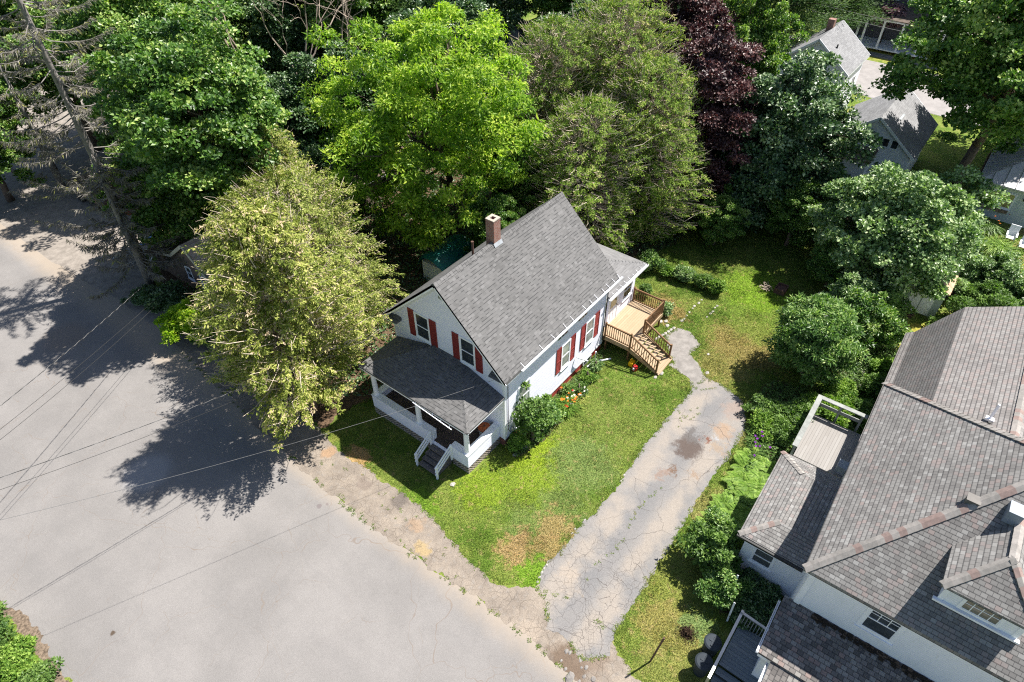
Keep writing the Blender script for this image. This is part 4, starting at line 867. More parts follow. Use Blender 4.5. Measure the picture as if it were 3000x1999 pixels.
def broadleaf(name, label, cat, loc, H_, R_, lmat, bmat=None, nc=150, per=260, leaf=.2, wid=.75, rc=.9, seed=1, zc=None, rz=None, flat=.6, group=None, droop=0., low=-.55, lobes=.22, limbs=26, tip=.5, upb=.6, off=(0, 0)):
    bmat = bmat or M_bark
    zc = zc if zc is not None else H_*.56; rz = rz if rz is not None else H_-zc-rc*.4
    random.seed(seed); t_ = thing(name, label, cat, loc, group)
    C, D = crown_pts(nc, R_-rc*.6, rz, zc, lobes, low, seed)
    C = C+np.array([off[0], off[1], 0.])*np.clip((C[:, 2:3]-1)/zc, 0, 1)
    V, F, ti = leaf_cloud(C, D, rc, per, leaf, wid, seed, flat, upb, tip, droop)
    mesh_np('crown', V, F, lmat, t_, ti)
    tb = MB(); fork = Vector((0, 0, max(.6, (zc-rz*.6)*.7))); r0 = .03*H_*.62+.03
    tb.tube(limb_path((0, 0, -.1), fork, n=3, jit=.02), [r0*1.25, r0, r0*.92, r0*.85], 9)
    top_ = Vector((off[0]+random.gauss(0, .2), off[1]+random.gauss(0, .2), zc+rz*.55)); tb.tube(limb_path(fork, top_, n=5, jit=.05), [r0*.85, r0*.7, r0*.55, r0*.4, r0*.28, r0*.12], 8)
    idx = np.linspace(0, nc-1, limbs).astype(int)
    for k in idx:
        c = Vector(C[k]); s_ = fork.lerp(top_, min(.9, max(0, random.uniform(0, .35)+.45*(c.z-zc+rz)/(2*rz)))); e = s_.lerp(c, .9)
        m_ = limb_path(s_, e, .07, 4, .06); tb.tube(m_, [r0*.36, r0*.28, r0*.2, r0*.12, r0*.05], 5, cap=False)
        for q in range(2):
            j = np.argsort(((C-C[k])**2).sum(1))[q+1]; tb.tube(limb_path(m_[2], Vector(C[j])*.92+m_[2]*.08, .03, 3, .06), [r0*.15, r0*.11, r0*.07, r0*.03], 4, cap=False)
    k0 = [(x+t_.location.x, y+t_.location.y, z+t_.location.z) for x, y, z in tb.v]; tb.v = k0
    tb.build('trunk', bmat, t_, smooth=True)
    return t_
def cedar(name, label, loc, H_, R_, lmat, seed=1, ntips=1500, per=26, stems=3, frond=.42, ball=.0, branch=1.0, group=None, zb=.5, wideness=.2):
    r = np.random.default_rng(seed); random.seed(seed); t_ = thing(name, label, 'cedar', loc, group)
    u = r.random(ntips)**(.72+.18*ball); z = zb+(H_-zb)*(1-u*1.0)        # more tips low down
    f = (1-z/H_); env = R_*np.clip(1.2*np.power(np.clip(f, 0, 1), .5)*(1-.32*f**3), .03, 1.2)
    th = r.uniform(0, 6.283, ntips); ph = r.uniform(0, 6.28, 4)
    eb = R_*np.sqrt(np.clip(1-((z/H_-.5)/.52)**2, .0, 1)); env = env*(1-ball)+eb*ball
    env = env*(1+wideness*(.6*np.sin(3*th+ph[0]+z*.5)+.5*np.sin(5*th+ph[1]-z*.8)))*(1-.5*np.abs(r.normal(0, 1, ntips)).clip(0, 1.7)*.5)*(1+.22*(r.random(ntips) < .12)*r.random(ntips))*(1-.2*np.clip(np.sin(8*th+ph[2]+z*1.3)*np.sin(2.6*z+ph[3]+3*th)-.1, 0, 1))
    rad = np.stack([np.cos(th), np.sin(th), np.zeros(ntips)], 1); C = rad*env[:, None]; C[:, 2] = z
    gp = np.sin(7*th+ph[1]+1.7*z)*np.sin(2.3*z+ph[0]-4*th)+.35*r.normal(0, 1, ntips); keep = gp < .66; C, rad, z, th, env = C[keep], rad[keep], z[keep], th[keep], env[keep]; ntips = len(C)
    idx = np.repeat(np.arange(ntips), per); N_ = len(idx)
    main = unit(rad+np.stack([r.normal(0, .3, ntips), r.normal(0, .3, ntips), r.uniform(-.15, .45, ntips)], 1))
    side = unit(np.cross(main, np.tile([0, 0, 1.], (ntips, 1))+r.normal(0, .3, (ntips, 3))))
    t1 = r.uniform(-1, .5, N_); s1 = r.choice([-1., 1.], N_)
    P = C[idx]+main[idx]*(t1*frond*1.3)[:, None]+np.stack([np.zeros(N_), np.zeros(N_), -.12*(t1+1)**2*frond], 1)+r.normal(0, .055, (N_, 3))
    T = main[idx]*r.uniform(.3, 1, N_)[:, None]+side[idx]*(s1*r.uniform(.2, 1.0, N_))[:, None]+np.array([0, 0, -.35])+r.normal(0, .25, (N_, 3))
    Nn = np.array([0, 0, 1.])+r.normal(0, .5, (N_, 3))+rad[idx]*.5
    L_ = frond*.4*r.uniform(.45, 1.25, N_); V, F = kites(P, T, Nn, L_, L_*r.uniform(.28, .46, N_), .1, .55)
    ti = .42+.24*r.normal(0, 1, N_)+np.repeat(r.normal(0, .2, ntips), per)+.12*(t1+.2); ti = np.where(r.random(N_) < .035, 1, ti)
    mesh_np('crown', V, F, lmat, t_, np.repeat(np.clip(ti, 0, 1), 4))
    tb = MB(); tb2 = MB(); base = Vector(loc)
    axes = []
    for k in range(stems):
        a = 6.28*k/stems+.7; s_ = .0 if stems == 1 else R_*.09; top_ = Vector((math.cos(a)*s_*2.2, math.sin(a)*s_*2.2, H_*(.93 if k == 0 else .8)))
        p = limb_path(Vector((math.cos(a)*s_*.6, math.sin(a)*s_*.6, -.1)), top_, n=6, jit=.012); tb.tube([q+base for q in p], [.17, .15, .13, .1, .07, .05, .02], 7); axes.append((p[0], top_))
    nb_ = int(ntips*.45*branch)
    for k in r.choice(ntips, nb_, replace=False):
        c = Vector(C[k]); p0, p1 = axes[k % len(axes)]; h = max(.08, min(.95, (c.z-.12*env[k])/H_)); s_ = p0.lerp(p1, h)
        st_ = s_.lerp(c, random.uniform(.25, .55)); p = limb_path(st_+base, c+base+Vector(main[k])*.45+Vector((0, 0, .14)), -.06, 4, .07); rr_ = random.uniform(.014, .04)
        tb2.tube(p, [rr_, rr_*.9, rr_*.7, rr_*.5, rr_*.25], 4, cap=False)
    tb.build('trunk', M_bark, t_, smooth=True); tb2.build('branches', M_barkc, t_)
    return t_
def bare_tree(name, label, loc, H_, seed=1, mat=None, spread=.45):
    random.seed(seed); t_ = thing(name, label, 'dead tree', loc); tb = MB(); b0 = Vector(loc)
    def grow(p, d, L_, r_, dep):
        e = p+d*L_; pa = limb_path(p, e, .03, 4, .035); tb.tube(pa, [r_, r_*.9, r_*.8, r_*.7, r_*.6], 5 if dep else 8, cap=False)
        if dep >= 4: return
        for k in range(3 if dep else 4):
            q = pa[4] if k < 2 else pa[random.choice((2, 3))]; nd = (d+Vector((random.gauss(0, spread), random.gauss(0, spread), random.gauss(.1, spread*.6)))).normalized()
            grow(q, nd, L_*random.uniform(.5, .72), r_*.55, dep+1)
    grow(b0, Vector((random.gauss(0, .05), random.gauss(0, .05), 1)).normalized(), H_*.42, .13, 0)
    tb.build('trunk', mat or M_barkl, t_); return t_
def spruce(name, label, loc, H_, R_, seed=1, green=.12, dens=1.):
    """tall thinning spruce: bare grey trunk, drooping lichen-covered limbs"""
    r = np.random.default_rng(seed); random.seed(seed); t_ = thing(name, label, 'spruce', loc); b0 = Vector(loc)
    tb = MB(); tb.tube([b0+Vector((0, 0, -.1)), b0+Vector((.02, 0, H_*.3)), b0+Vector((0, .03, H_*.65)), b0+Vector((0, 0, H_))], [.27, .22, .14, .03], 9)
    br = MB(); PP, TT, NN, LL_, TI = [], [], [], [], []
    z = 1.8
    while z < H_-.6:
        z += random.uniform(.12, .3)/dens; th = random.uniform(0, 6.28); Lb = R_*(1-(z/H_)**2.2*.75)*random.uniform(.45, 1.1)
        d = Vector((math.cos(th), math.sin(th), 0)); p = [Vector((0, 0, z))]
        for k in range(1, 7): t1 = k/6; p.append(Vector((0, 0, z))+d*Lb*t1+Vector((random.gauss(0, .05), random.gauss(0, .05), -.35*Lb*t1*(1.25-t1)*1.2+(.12*Lb*t1**3))))
        br.tube([q+b0 for q in p], [.035, .03, .024, .018, .012, .008, .004], 4, cap=False)
        nt = int(30*Lb*dens)
        for k in range(nt):
            t1 = random.uniform(.3, 1)*5.99; i = int(t1); q = p[i].lerp(p[i+1], t1-i); s_ = random.choice((-1, 1)); sd = d.cross(Vector((0, 0, 1)))*s_
            PP.append(q+Vector((random.gauss(0, .04), random.gauss(0, .04), 0))); TT.append(d*random.uniform(.2, .8)+sd*random.uniform(.2, .8)+Vector((0, 0, random.uniform(-1, .1)))); NN.append((random.gauss(0, 1), random.gauss(0, 1), 1)); LL_.append(random.uniform(.12, .42)); TI.append(1. if random.random() < green else random.uniform(0, .9))
    V, F = kites(np.array([tuple(v) for v in PP]), np.array([tuple(v) for v in TT]), np.array(NN), np.array(LL_), np.array(LL_)*.13, .1)
    mesh_np('crown', V, F, L_grey, t_, np.repeat(np.array(TI), 4)); tb.build('trunk', M_barks, t_, smooth=True); br.build('branches', M_barks, t_)
    return t_
def pine(name, label, loc, H_, R_, seed=1, lmat=None, nb_=150, per=420):
    r = np.random.default_rng(seed); random.seed(seed); t_ = thing(name, label, 'pine', loc); b0 = Vector(loc); C = []; D = []; tb = MB()
    tb.tube([b0, b0+Vector((.1, 0, H_*.5)), b0+Vector((0, 0, H_))], [.32, .2, .03], 9)
    for k in range(nb_):
        z = H_*(.18+.8*((k+.5)/nb_)); th = k*2.4+random.gauss(0, .3); Lb = R_*(1.1-(z/H_)**1.7)*random.uniform(.5, 1.05); d = Vector((math.cos(th), math.sin(th), .12)); e = Vector((0, 0, z))+d*Lb
        tb.tube([Vector((0, 0, z))+b0, Vector((0, 0, z))+d*Lb*.5+b0+Vector((0, 0, -.1)), e+b0], [.06, .04, .01], 4, cap=False)
        for f in (.45, .72, 1.): C.append(tuple(Vector((0, 0, z))+d*Lb*f+Vector((random.gauss(0, .15), random.gauss(0, .15), 0)))); D.append(tuple(d.normalized()))
    C = np.array(C); D = np.array(D); n = len(C); idx = np.repeat(np.arange(n), per//3); N_ = len(idx)
    o = r.normal(0, 1, (N_, 3))*np.array([.5, .5, .14])*R_/4; P = C[idx]+o
    T = D[idx]+unit(o)*.8+r.normal(0, .35, (N_, 3))+np.array([0, 0, .15]); L_ = .3*r.uniform(.5, 1.3, N_)
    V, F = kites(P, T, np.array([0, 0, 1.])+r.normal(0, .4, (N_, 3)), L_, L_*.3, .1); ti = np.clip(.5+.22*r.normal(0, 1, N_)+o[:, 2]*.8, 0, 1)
    mesh_np('crown', V, F, lmat or L_pine, t_, np.repeat(ti, 4)); tb.build('trunk', M_barkd, t_, smooth=True); return t_

# --- cedars
cedar('cedar_tree', 'tallest sunlit yellowish cedar overhanging the street beside the front porch', (-4.5, 9.2, 0), 12.3, 3.5, L_cedar, seed=3, ntips=2300, per=44, stems=4, wideness=.42, ball=.5, zb=3.0)
cedar('cedar_tree', 'broad yellowish cedar between the street cedar and the green tarpaulin shelter', (-.2, 13.6, 0), 10.4, 4.3, L_cedar, seed=4, ntips=2800, per=44, stems=4, wideness=.34, ball=.7)
cedar('cedar_tree', 'yellowish cedar with a pointed brownish top, farthest from the street', (2.2, 18.0, 0), 10.8, 3.5, L_cedar, seed=15, ntips=1800, per=42, stems=2, wideness=.42, ball=.15)
cedar('cedar_tree', 'short yellowish cedar drooping over the pink garage roof', (-1.4, 17.6, 0), 5.2, 2.4, L_cedar, seed=14, ntips=1100, per=42, stems=2, wideness=.36, ball=.6)
for i, (x, y, h, r, lab, n) in enumerate(((16.4, 6.4, 10.5, 4.3, 'olive cedar right behind the peak of the grey house roof', 2400), (19.6, 11.4, 13.2, 5.0, 'leftmost olive cedar, touching the bright yellow-green tree', 3000), (23.2, 8.6, 14.2, 5.4, 'tallest olive cedar in the middle of the olive group', 3300), (20.6, 4.7, 12.0, 4.3, 'olive cedar at the edge of the shaded back lawn beside the copper tree', 3000))):
    cedar('cedar_tree', lab, (x, y, 0), h, r, L_cedar2, seed=20+i, ntips=n, per=38, stems=3, branch=2.0, wideness=.32, ball=.6)
# --- broadleaf, individually shaped
broadleaf('box_elder', 'large bright yellow-green tree behind the brick chimney', 'tree', (11.8, 14.6, 0), 15.5, 6.6, L_bright, nc=330, per=260, leaf=.27, wid=.38, rc=.95, seed=5, zc=7.8, rz=7.0, droop=.6, low=-.75, flat=.75, lobes=.3)
broadleaf('copper_beech', 'tall dark purple copper tree on the top edge behind the olive cedars', 'tree', (31.0, 8.6, 0), 15.0, 4.6, L_purple, M_barkd, nc=240, per=230, leaf=.21, rc=.85, seed=16, zc=9.0, rz=5.6, low=-.8)
broadleaf('copper_beech', 'slender dark purple copper tree between the olive cedars and the dark maple', 'tree', (25.2, 2.6, 0), 12.6, 3.5, L_purple, M_barkd, nc=230, per=250, leaf=.2, rc=.75, seed=6, zc=6.6, rz=5.6, low=-.8)
dmk = broadleaf('maple_tree', 'dark glossy maple at the back of the shaded lawn', 'tree', (28.0, -2.0, 0), 11.0, 4.7, L_darkm, M_barkd, nc=290, per=250, leaf=.22, rc=.9, seed=7, zc=5.4, rz=5.2, low=-.9)
mid = broadleaf('maple_tree', 'silvery green maple above the garden shed on the right', 'tree', (25.0, -10.8, 0), 8.0, 5.0, L_silver, M_bark, nc=260, per=250, leaf=.21, rc=.85, seed=8, zc=3.9, rz=3.5, low=-.85)
rgt = broadleaf('maple_tree', 'tall green maple in the upper right corner shading the back street', 'tree', (36.8, -12.2, 0), 17.5, 6.9, L_maple, M_bark, nc=380, per=250, leaf=.24, rc=1.0, seed=9, zc=11.2, rz=6.0, low=-.7, lobes=.3)
broadleaf('ash_sapling', 'small round narrow-leaved tree by the end of the driveway', 'tree', (13.9, -9.9, 0), 4.9, 2.3, L_ash, M_bark, nc=150, per=210, leaf=.24, wid=.3, rc=.55, seed=10, zc=2.6, rz=2.2, low=-.8, droop=.3)
sml = broadleaf('maple_tree', 'compact round green maple over the scrap heap and left of the yellowish cedar', 'tree', (.4, 26.0, 0), 10.2, 4.0, L_maple, M_bark, nc=210, per=240, leaf=.2, rc=.75, seed=12, zc=5.6, rz=4.3, low=-.9)
mp1 = broadleaf('maple_tree', 'broad green maple with pale young shoots in the upper left', 'tree', (5.5, 36.5, 0), 15.5, 5.6, L_maple, M_bark, nc=330, per=240, leaf=.24, rc=.95, seed=13, zc=8.6, rz=6.4, low=-.75, tip=2.2, lobes=.3)
broadleaf('maple_tree', 'tall maple spreading above the garage and the pink roof', 'tree', (1.5, 20.9, 0), 15.6, 4.5, L_maple, M_bark, nc=230, per=240, leaf=.22, rc=.9, seed=17, zc=11.3, rz=4.6, low=-.8, off=(-1.3, -.4))
# background trees: copies of the three maples, turned and scaled
BG = [  # x, y, source, rot, scale xyz, label
 (9.5, 30.2, 'd', 1.1, (.85, .85, .8), 'dark maple filling the gap behind the compact round maple'),
 (13.8, 25.6, 'd', 2.3, (.95, .95, .9), 'dark maple just left of the bright yellow-green tree'),
 (19.0, 39.5, 'd', 3.9, (1.05, 1.05, 1.0), 'dark maple behind the bare pale branches at the upper left'),
 (3.8, 47.5, 'm', .4, (1.0, 1.0, .95), 'maple standing over the sunlit gravel lot in the upper left corner'),
 (13.0, 44.0, 'm', 2.0, (1.05, 1.05, 1.0), 'green maple on the top edge left of the bare branches'),
 (23.5, 37.0, 'm', 4.4, (1.0, 1.0, 1.05), 'green maple on the top edge behind the bare branches'),
 (24.5, 26.5, 'd', 5.2, (1.1, 1.1, 1.0), 'dark maple behind the crown of the bright yellow-green tree'),
 (33.5, 30.0, 'd', .9, (1.2, 1.2, 1.15), 'dark maple on the top edge above the bright yellow-green tree'),
 (31.0, 16.5, 'd', 2.8, (1.0, 1.0, .95), 'dark maple behind the tallest olive cedar'),
 (42.0, 23.0, 'm', 3.3, (1.1, 1.1, 1.1), 'green maple on the top edge behind the olive cedars'),
 (36.5, 4.6, 'm', 1.7, (.62, .62, .82), 'fresh green maple at the top edge right of the copper tree'),
 (44.0, -13.5, 'm', 5.0, (.85, .85, .9), 'green maple in the upper right hiding the metal roofed house'),
 (48.5, -15.0, 'm', 2.6, (1.15, 1.15, 1.0), 'green maple on the right edge above the metal roof'),
 (30.8, 50.5, 'm', 1.0, (1.2, 1.2, 1.2), 'farthest green maple on the top edge, left part'),
 (45.5, 38.5, 'd', 4.1, (1.3, 1.3, 1.2), 'farthest dark maple on the top edge, middle'),
 (56.0, 22.5, 'd', .2, (1.3, 1.3, 1.2), 'dark maple far behind the copper tree on the top edge'),
 (6.5, 20.3, 'd', 2.7, (.6, .6, .62), 'low dark tree in the shade behind the green tarpaulin shelter'),
 (10.5, 8.9, 's', 4.0, (.5, .5, .6), 'leafy undergrowth tree against the far side of the grey roof'),
 (15.8, 10.2, 's', 1.0, (.62, .62, .75), 'low dark tree below the bright crown and behind the chimney'),
 (22.6, -.6, 's', 2.0, (.42, .42, .4), 'low dark bush at the shaded back edge of the lawn'),
 (25.6, -4.6, 's', 3.0, (.55, .55, .5), 'wider dark bush at the shaded back edge of the lawn'),
 (22.5, -8.3, 's', .8, (.38, .38, .36), 'small green bush below the silvery maple near the scrap wood box'),
 (-4.5, 44.5, 'm', 2.4, (.75, .75, .62), 'low maple on the left edge over the gravel lot')]
src = {'d': dmk, 'm': mp1, 's': sml}
for x, y, k, a, sc, lab in BG: dup(src[k], (x, y, 0), a, sc, lab, group='background trees')
# --- conifers and dead trees
spruce('spruce_tree', 'tall thin grey spruce leaning over the scrap heap at the far left', (-3.3, 26.8, 0), 24, 4.6, seed=2, green=.16, dens=1.7)
spruce('spruce_tree', 'short bare grey spruce beside the gravel lot at the left edge', (-1.3, 42.6, 0), 11, 3.4, seed=5, green=.2)
spruce('spruce_tree', 'half height drooping grey spruce beside the garage roof', (-3.9, 25.4, 0), 9.0, 3.2, seed=8, green=.06, dens=1.6)
bare_tree('dead_tree', 'leftmost bare pale tree among the dark maples', (11.6, 33.5, 0), 18, 3)
bare_tree('dead_tree', 'bare pale tree with crooked twigs right of the other bare one', (14.6, 31.5, 0), 18, 6)
bare_tree('dead_tree', 'bare pale tree nearest the bright yellow-green crown', (18.0, 30.0, 0), 17, 9)
mst = thing('forked_tree', 'low tree with several thick brown trunks on the gravel lot', 'tree', (4.4, 45.6, 0)); fb_ = MB()
for dx, dy, q in ((-1.7, .6, 5.5), (-.3, -.3, 6.2), (1.3, -.7, 6.0), (.4, 1.5, 5.8)): fb_.tube(limb_path((4.4+dx*.15, 45.6+dy*.15, -.1), (4.4+dx, 45.6+dy, q), .0, 5, .03), [.3, .26, .23, .2, .17, .12], 8)
fb_.build('trunk', M_bark, mst, smooth=True)
pine('pine_tree', 'dark green pine behind the chimney of the upper right house', (53.5, 8.0, 0), 19, 6.0, 3)
pine('pine_tree', 'light green pine reaching over the street at the top right', (66.5, 7.0, 0), 15, 5.6, 4)
pine('pine_tree', 'olive conifer on the top edge left of the bright yellow-green tree', (27.5, 35.0, 0), 15.5, 4.6, 6)
broadleaf('plum_tree', 'small pinkish plum tree on the far front lawn', 'tree', (71.0, 1.6, 0), 4.6, 1.9, L_plum, M_barkd, nc=70, per=120, leaf=.2, rc=.5, seed=31, zc=3.1, rz=1.5, low=-.6)
broadleaf('red_maple', 'scarlet leaved tree glimpsed at the top edge', 'tree', (59.0, 13.0, 0), 6.5, 1.3, L_red, M_barkd, nc=40, per=120, leaf=.2, rc=.45, seed=32, zc=5.0, rz=1.3)

# ================================================================ OTHER BUILDINGS
def gable_house(name, label, cat, x0, x1, y0, y1, ze, zr, roofm, wallm, axis='x', oh=.3, base_m=None):
    t_ = thing(name, label, cat, ((x0+x1)/2, (y0+y1)/2, 0)); m = MB(); wl = MB()
    if axis == 'x':
        ym = (y0+y1)/2; k = (zr-ze)/((y1-y0)/2+oh)
        m.slab([(x0-oh, y0-oh, ze), (x1+oh, y0-oh, ze), (x1+oh, ym, zr), (x0-oh, ym, zr)], .14).slab([(x1+oh, y1+oh, ze), (x0-oh, y1+oh, ze), (x0-oh, ym, zr), (x1+oh, ym, zr)], .14)
        zt = ze+oh*k-.18; wl.prism([(x0, y0, 0), (x0, y1, 0), (x0, y1, zt), (x0, ym, zr-.2), (x0, y0, zt)], (x1-x0, 0, 0))
    r_ = m.build('roof', roofm, t_); wl.build('wall', wallm, t_)
    f = MB()
    for xx in (x0-oh+.01, x1+oh-.01): f.beam((xx, y0-oh, ze-.09), (xx, (y0+y1)/2, zr-.09), .04, .17); f.beam((xx, y1+oh, ze-.09), (xx, (y0+y1)/2, zr-.09), .04, .17)
    f.box(x0-oh+.02, y0-oh, ze-.2, x1+oh-.02, y0-oh+.03, ze-.04).build('rake_trim', M_white, t_)
    return t_, r_
t_, r_ = gable_house('gabled_house', 'white house with smooth light grey gable roof and brick chimney in the upper right', 'house', 46.9, 52.8, -.6, 5.2, 4.55, 6.95, M_shingR, M_siding)
MB().box(50.2, 2.35, 6.2, 50.8, 2.9, 7.6).build('chimney', M_brick, r_); MB().box(48.2, 1.0, 5.9, 48.35, 1.1, 6.3).build('vent', M_wire, r_)
window(t_, 'y', 48.2, 49.1, 1.6, 3.2, -.6); window(t_, 'y', 50.6, 51.5, 1.6, 3.2, -.6); window(t_, 'x', 1.6, 2.5, 3.4, 4.8, 46.9)
t_, r_ = gable_house('gabled_house', 'pale house with grey gable roof and three dark gable windows beside the big right-hand maple', 'house', 37.5, 44.5, -8.7, -2.9, 3.05, 5.45, M_shingR, M_siding2)
for a, b_ in ((-6.35, -5.7), (-7.0, -6.38), (-7.65, -7.05)): window(t_, 'x', a, b_, 3.25, 4.0, 37.5, pane=M_glass, sill=False, split=0, fr=.06)
window(t_, 'x', -7.4, -6.8, .7, .95, 37.5, sill=False, split=0)
MB().box(36.3, -6.2, 0, 37.5, -4.4, 2.5).build('porch_wall', M_siding2, t_); MB().slab([(35.9, -6.45, 2.55), (37.5, -6.45, 3.0), (37.5, -4.2, 3.0), (35.9, -4.2, 2.55)], .12).build('mossy_porch_roof', mat_shingle('mossy_shingles', [(0, (.2, .15, .12)), (.5, (.27, .2, .17)), (.8, (.22, .19, .08))], .15, .2, False), t_)
MB().box(39.5, -6.9, 4.35, 40.7, -6.3, 4.75).build('skylight', M_glassl, r_)
t_ = thing('metal_roofed_house', 'pale green clapboard house with ribbed metal roof and skylight at the right edge', 'house', (41, -17, 0))
MB().box(38.1, -22, 0, 46, -13.7, 2.75).build('wall', M_sidingG, t_)
m = MB().slab([(37.6, -13.3, 2.75), (37.6, -22.4, 2.75), (40.6, -22.4, 4.0), (40.6, -15.8, 4.0)][::1], .08).slab([(37.6, -13.3, 2.75), (40.6, -15.8, 4.0), (46, -15.8, 4.0), (46, -13.3, 2.75)], .08)
for k in range(11): y = -14.1-k*.75; xx = min(40.6, 37.6+(-13.3-y)*1.2); m.beam((37.6, y, 2.79), (xx, y, 2.79+(xx-37.6)*.4167), .04, .05)
for k in range(10): x = 38.5+k*.7; yy = max(-15.8, -13.3-(x-37.6)/1.2); m.beam((x, -13.3, 2.79), (x, yy, 2.79+(-13.3-yy)*.5), .04, .05)
r_ = m.build('roof', M_tin, t_); MB().slab([(38.3, -16.4, 3.16), (38.3, -17.5, 3.16), (39.7, -17.5, 3.74), (39.7, -16.4, 3.74)], .08).build('skylight', plain('skylight_glass', (.55, .6, .66), .2, .5, .05), r_)
for a, b_ in ((-15.0, -14.2), (-15.95, -15.1)): window(t_, 'x', a, b_, .95, 2.2, 38.1, pane=M_glassy, split=.45, mun=None)
for a, b_ in ((-14.95, -14.25), (-15.9, -15.15)): MB().box(37.85, a, .72, 38.08, b_, .92).build('window_box', M_wood, t_)
window(t_, 'x', -17.6, -16.9, 1.0, 2.2, 38.1); MB().lathe((38.0, -16.45, 1.9), [(.06, 0), (.09, .1), (.02, .25)], 10).build('wall_lamp', M_wire, t_)
t_ = thing('dark_house', 'slate grey house with white framed bay windows and columned porch at the top edge', 'house', (76, 0, 0))
MB().box(72.6, -10, 0, 84, 6.5, 7.5).build('wall', M_slatey, t_); MB().slab([(69.0, -8, 3.45), (72.6, -8, 4.2), (72.6, 4.4, 4.2), (69.0, 4.4, 3.45)][::-1], .12).build('porch_roof', M_gdroof, t_)
MB().slab([(71.8, -11, 7.4), (78, -11, 10.5), (78, 7.3, 10.5), (71.8, 7.3, 7.4)][::-1], .15).build('roof', M_shing2, t_)
for y in (-6.5, -4.5, -2.5, -.5, 1.5, 3.3, 4.0): MB().box(69.2, y-.1, .4, 69.4, y+.1, 3.3).build('porch_column', M_white, t_)
MB().box(69.1, -8, 3.2, 69.4, 4.3, 3.4).box(69.1, -8, .3, 72.6, 4.3, .42).build('porch_trim', M_white, t_)
for y in (-5.2, -2.7, -.6, 1.5, 3.4): window(t_, 'x', y, y+1.2, 4.6, 6.6, 72.6, fr=.16, sill=True)
# garage behind the cedars
t_ = thing('garage', 'brown stucco garage with cream rake boards and pink shingled roof under the cedars', 'garage', (1, 22.4, 0))
gx = -2.2; k1 = 1.0; zr = 3.96
m = MB().slab([(gx-.25, 19.9, 1.75), (.7, 19.9, 1.75), (.7, 22.36, zr), (gx-.25, 22.36, zr)], .12); m.build('roof', M_groof, t_)
MB().slab([(.7, 24.5, 2.4), (gx-.25, 24.5, 2.4), (gx-.25, 22.36, zr), (.7, 22.36, zr)], .12).slab([(.7, 27.2, 1.75), (gx-.6, 27.2, 1.75), (gx-.25, 24.5, 2.4), (.7, 24.5, 2.4)], .12).build('far_roof', M_gdroof, t_)
MB().prism([(gx, 20.3, 0), (gx, 26.8, 0), (gx, 26.8, 1.65), (gx, 24.5, 2.2), (gx, 22.36, 3.75), (gx, 20.3, 1.95)], (2.7, 0, 0)).build('wall', M_garage, t_)
MB().beam((gx-.24, 19.85, 1.67), (gx-.24, 22.36, 3.86), .05, .2).beam((gx-.24, 24.5, 2.3), (gx-.24, 22.36, 3.86), .05, .2).beam((gx-.5, 27.2, 1.7), (gx-.25, 24.5, 2.32), .05, .18).build('rake_board', M_gtrim, t_)
window(t_, 'x', 22.9, 23.6, .9, 1.9, gx); window(t_, 'x', 21.3, 22.0, .9, 1.9, gx)
# garden shed
t_ = thing('garden_shed', 'grey-green metal garden shed with tan roof beside the silvery maple', 'shed', (24, -13.6, 0))
MB().box(23.3, -14.5, .05, 25.8, -12.4, 2.0).build('wall', M_shed, t_); sd = MB()
sd.slab([(23.1, -14.65, 2.05), (26, -14.65, 2.05), (26, -13.45, 2.6), (23.1, -13.45, 2.6)], .06).slab([(26, -12.25, 2.05), (23.1, -12.25, 2.05), (23.1, -13.45, 2.6), (26, -13.45, 2.6)], .06).build('roof', M_tan, t_)
MB().prism([(23.28, -14.5, 2.0), (23.28, -12.4, 2.0), (23.28, -13.45, 2.5)], (.03, 0, 0)).build('gable', M_shedd, t_)
MB().box(23.26, -14.1, .1, 23.3, -13.48, 1.9).box(23.26, -13.42, .1, 23.3, -12.8, 1.9).beam((23.25, -14.1, .15), (23.25, -13.5, 1.85), .02, .05).beam((23.25, -12.8, .15), (23.25, -13.4, 1.85), .02, .05).build('door', M_shedd, t_)
# tarpaulin shelter beside the house
t_ = thing('tarpaulin_shelter', 'white sided shelter under a dark green tarpaulin beyond the house roof', 'shelter', (8.8, 11.5, 0))
MB().box(7.5, 10.6, 0, 10.3, 12.6, 1.5).build('side', M_white, t_)
tm = MB(); nx, ny = 14, 10
def tz(u, v): return 1.55+.75*math.sin(math.pi*min(1, max(0, v)))**.8-.08*math.sin(u*9+v*5)-.06*math.sin(u*21)*v
P_ = lambda i, j: (7.25+3.3*i/nx, 10.35+2.5*j/ny, tz(i/nx, j/ny)-(.35 if j in (0, ny) else 0)-(.2 if i in (0, nx) else 0))
for i in range(nx):
    for j in range(ny): tm.face([P_(i, j), P_(i+1, j), P_(i+1, j+1), P_(i, j+1)])
tm.build('tarpaulin', M_green, t_, smooth=True)
t_ = thing('wire_kennel', 'black framed wire kennel gate in the shade left of the house', 'gate', (6, 12.4, 0)); m = MB(); yk = 9.9
for a, b_ in (((5.2, yk, 0), (5.2, yk, 1.5)), ((6.6, yk, 0), (6.6, yk, 1.5)), ((5.2, yk, 1.5), (6.6, yk, 1.5)), ((5.2, yk, .1), (6.6, yk, .1)), ((5.9, yk, 0), (5.9, yk, 1.5))): m.beam(a, b_, .05, .05)
m.build('frame', M_wire, t_)
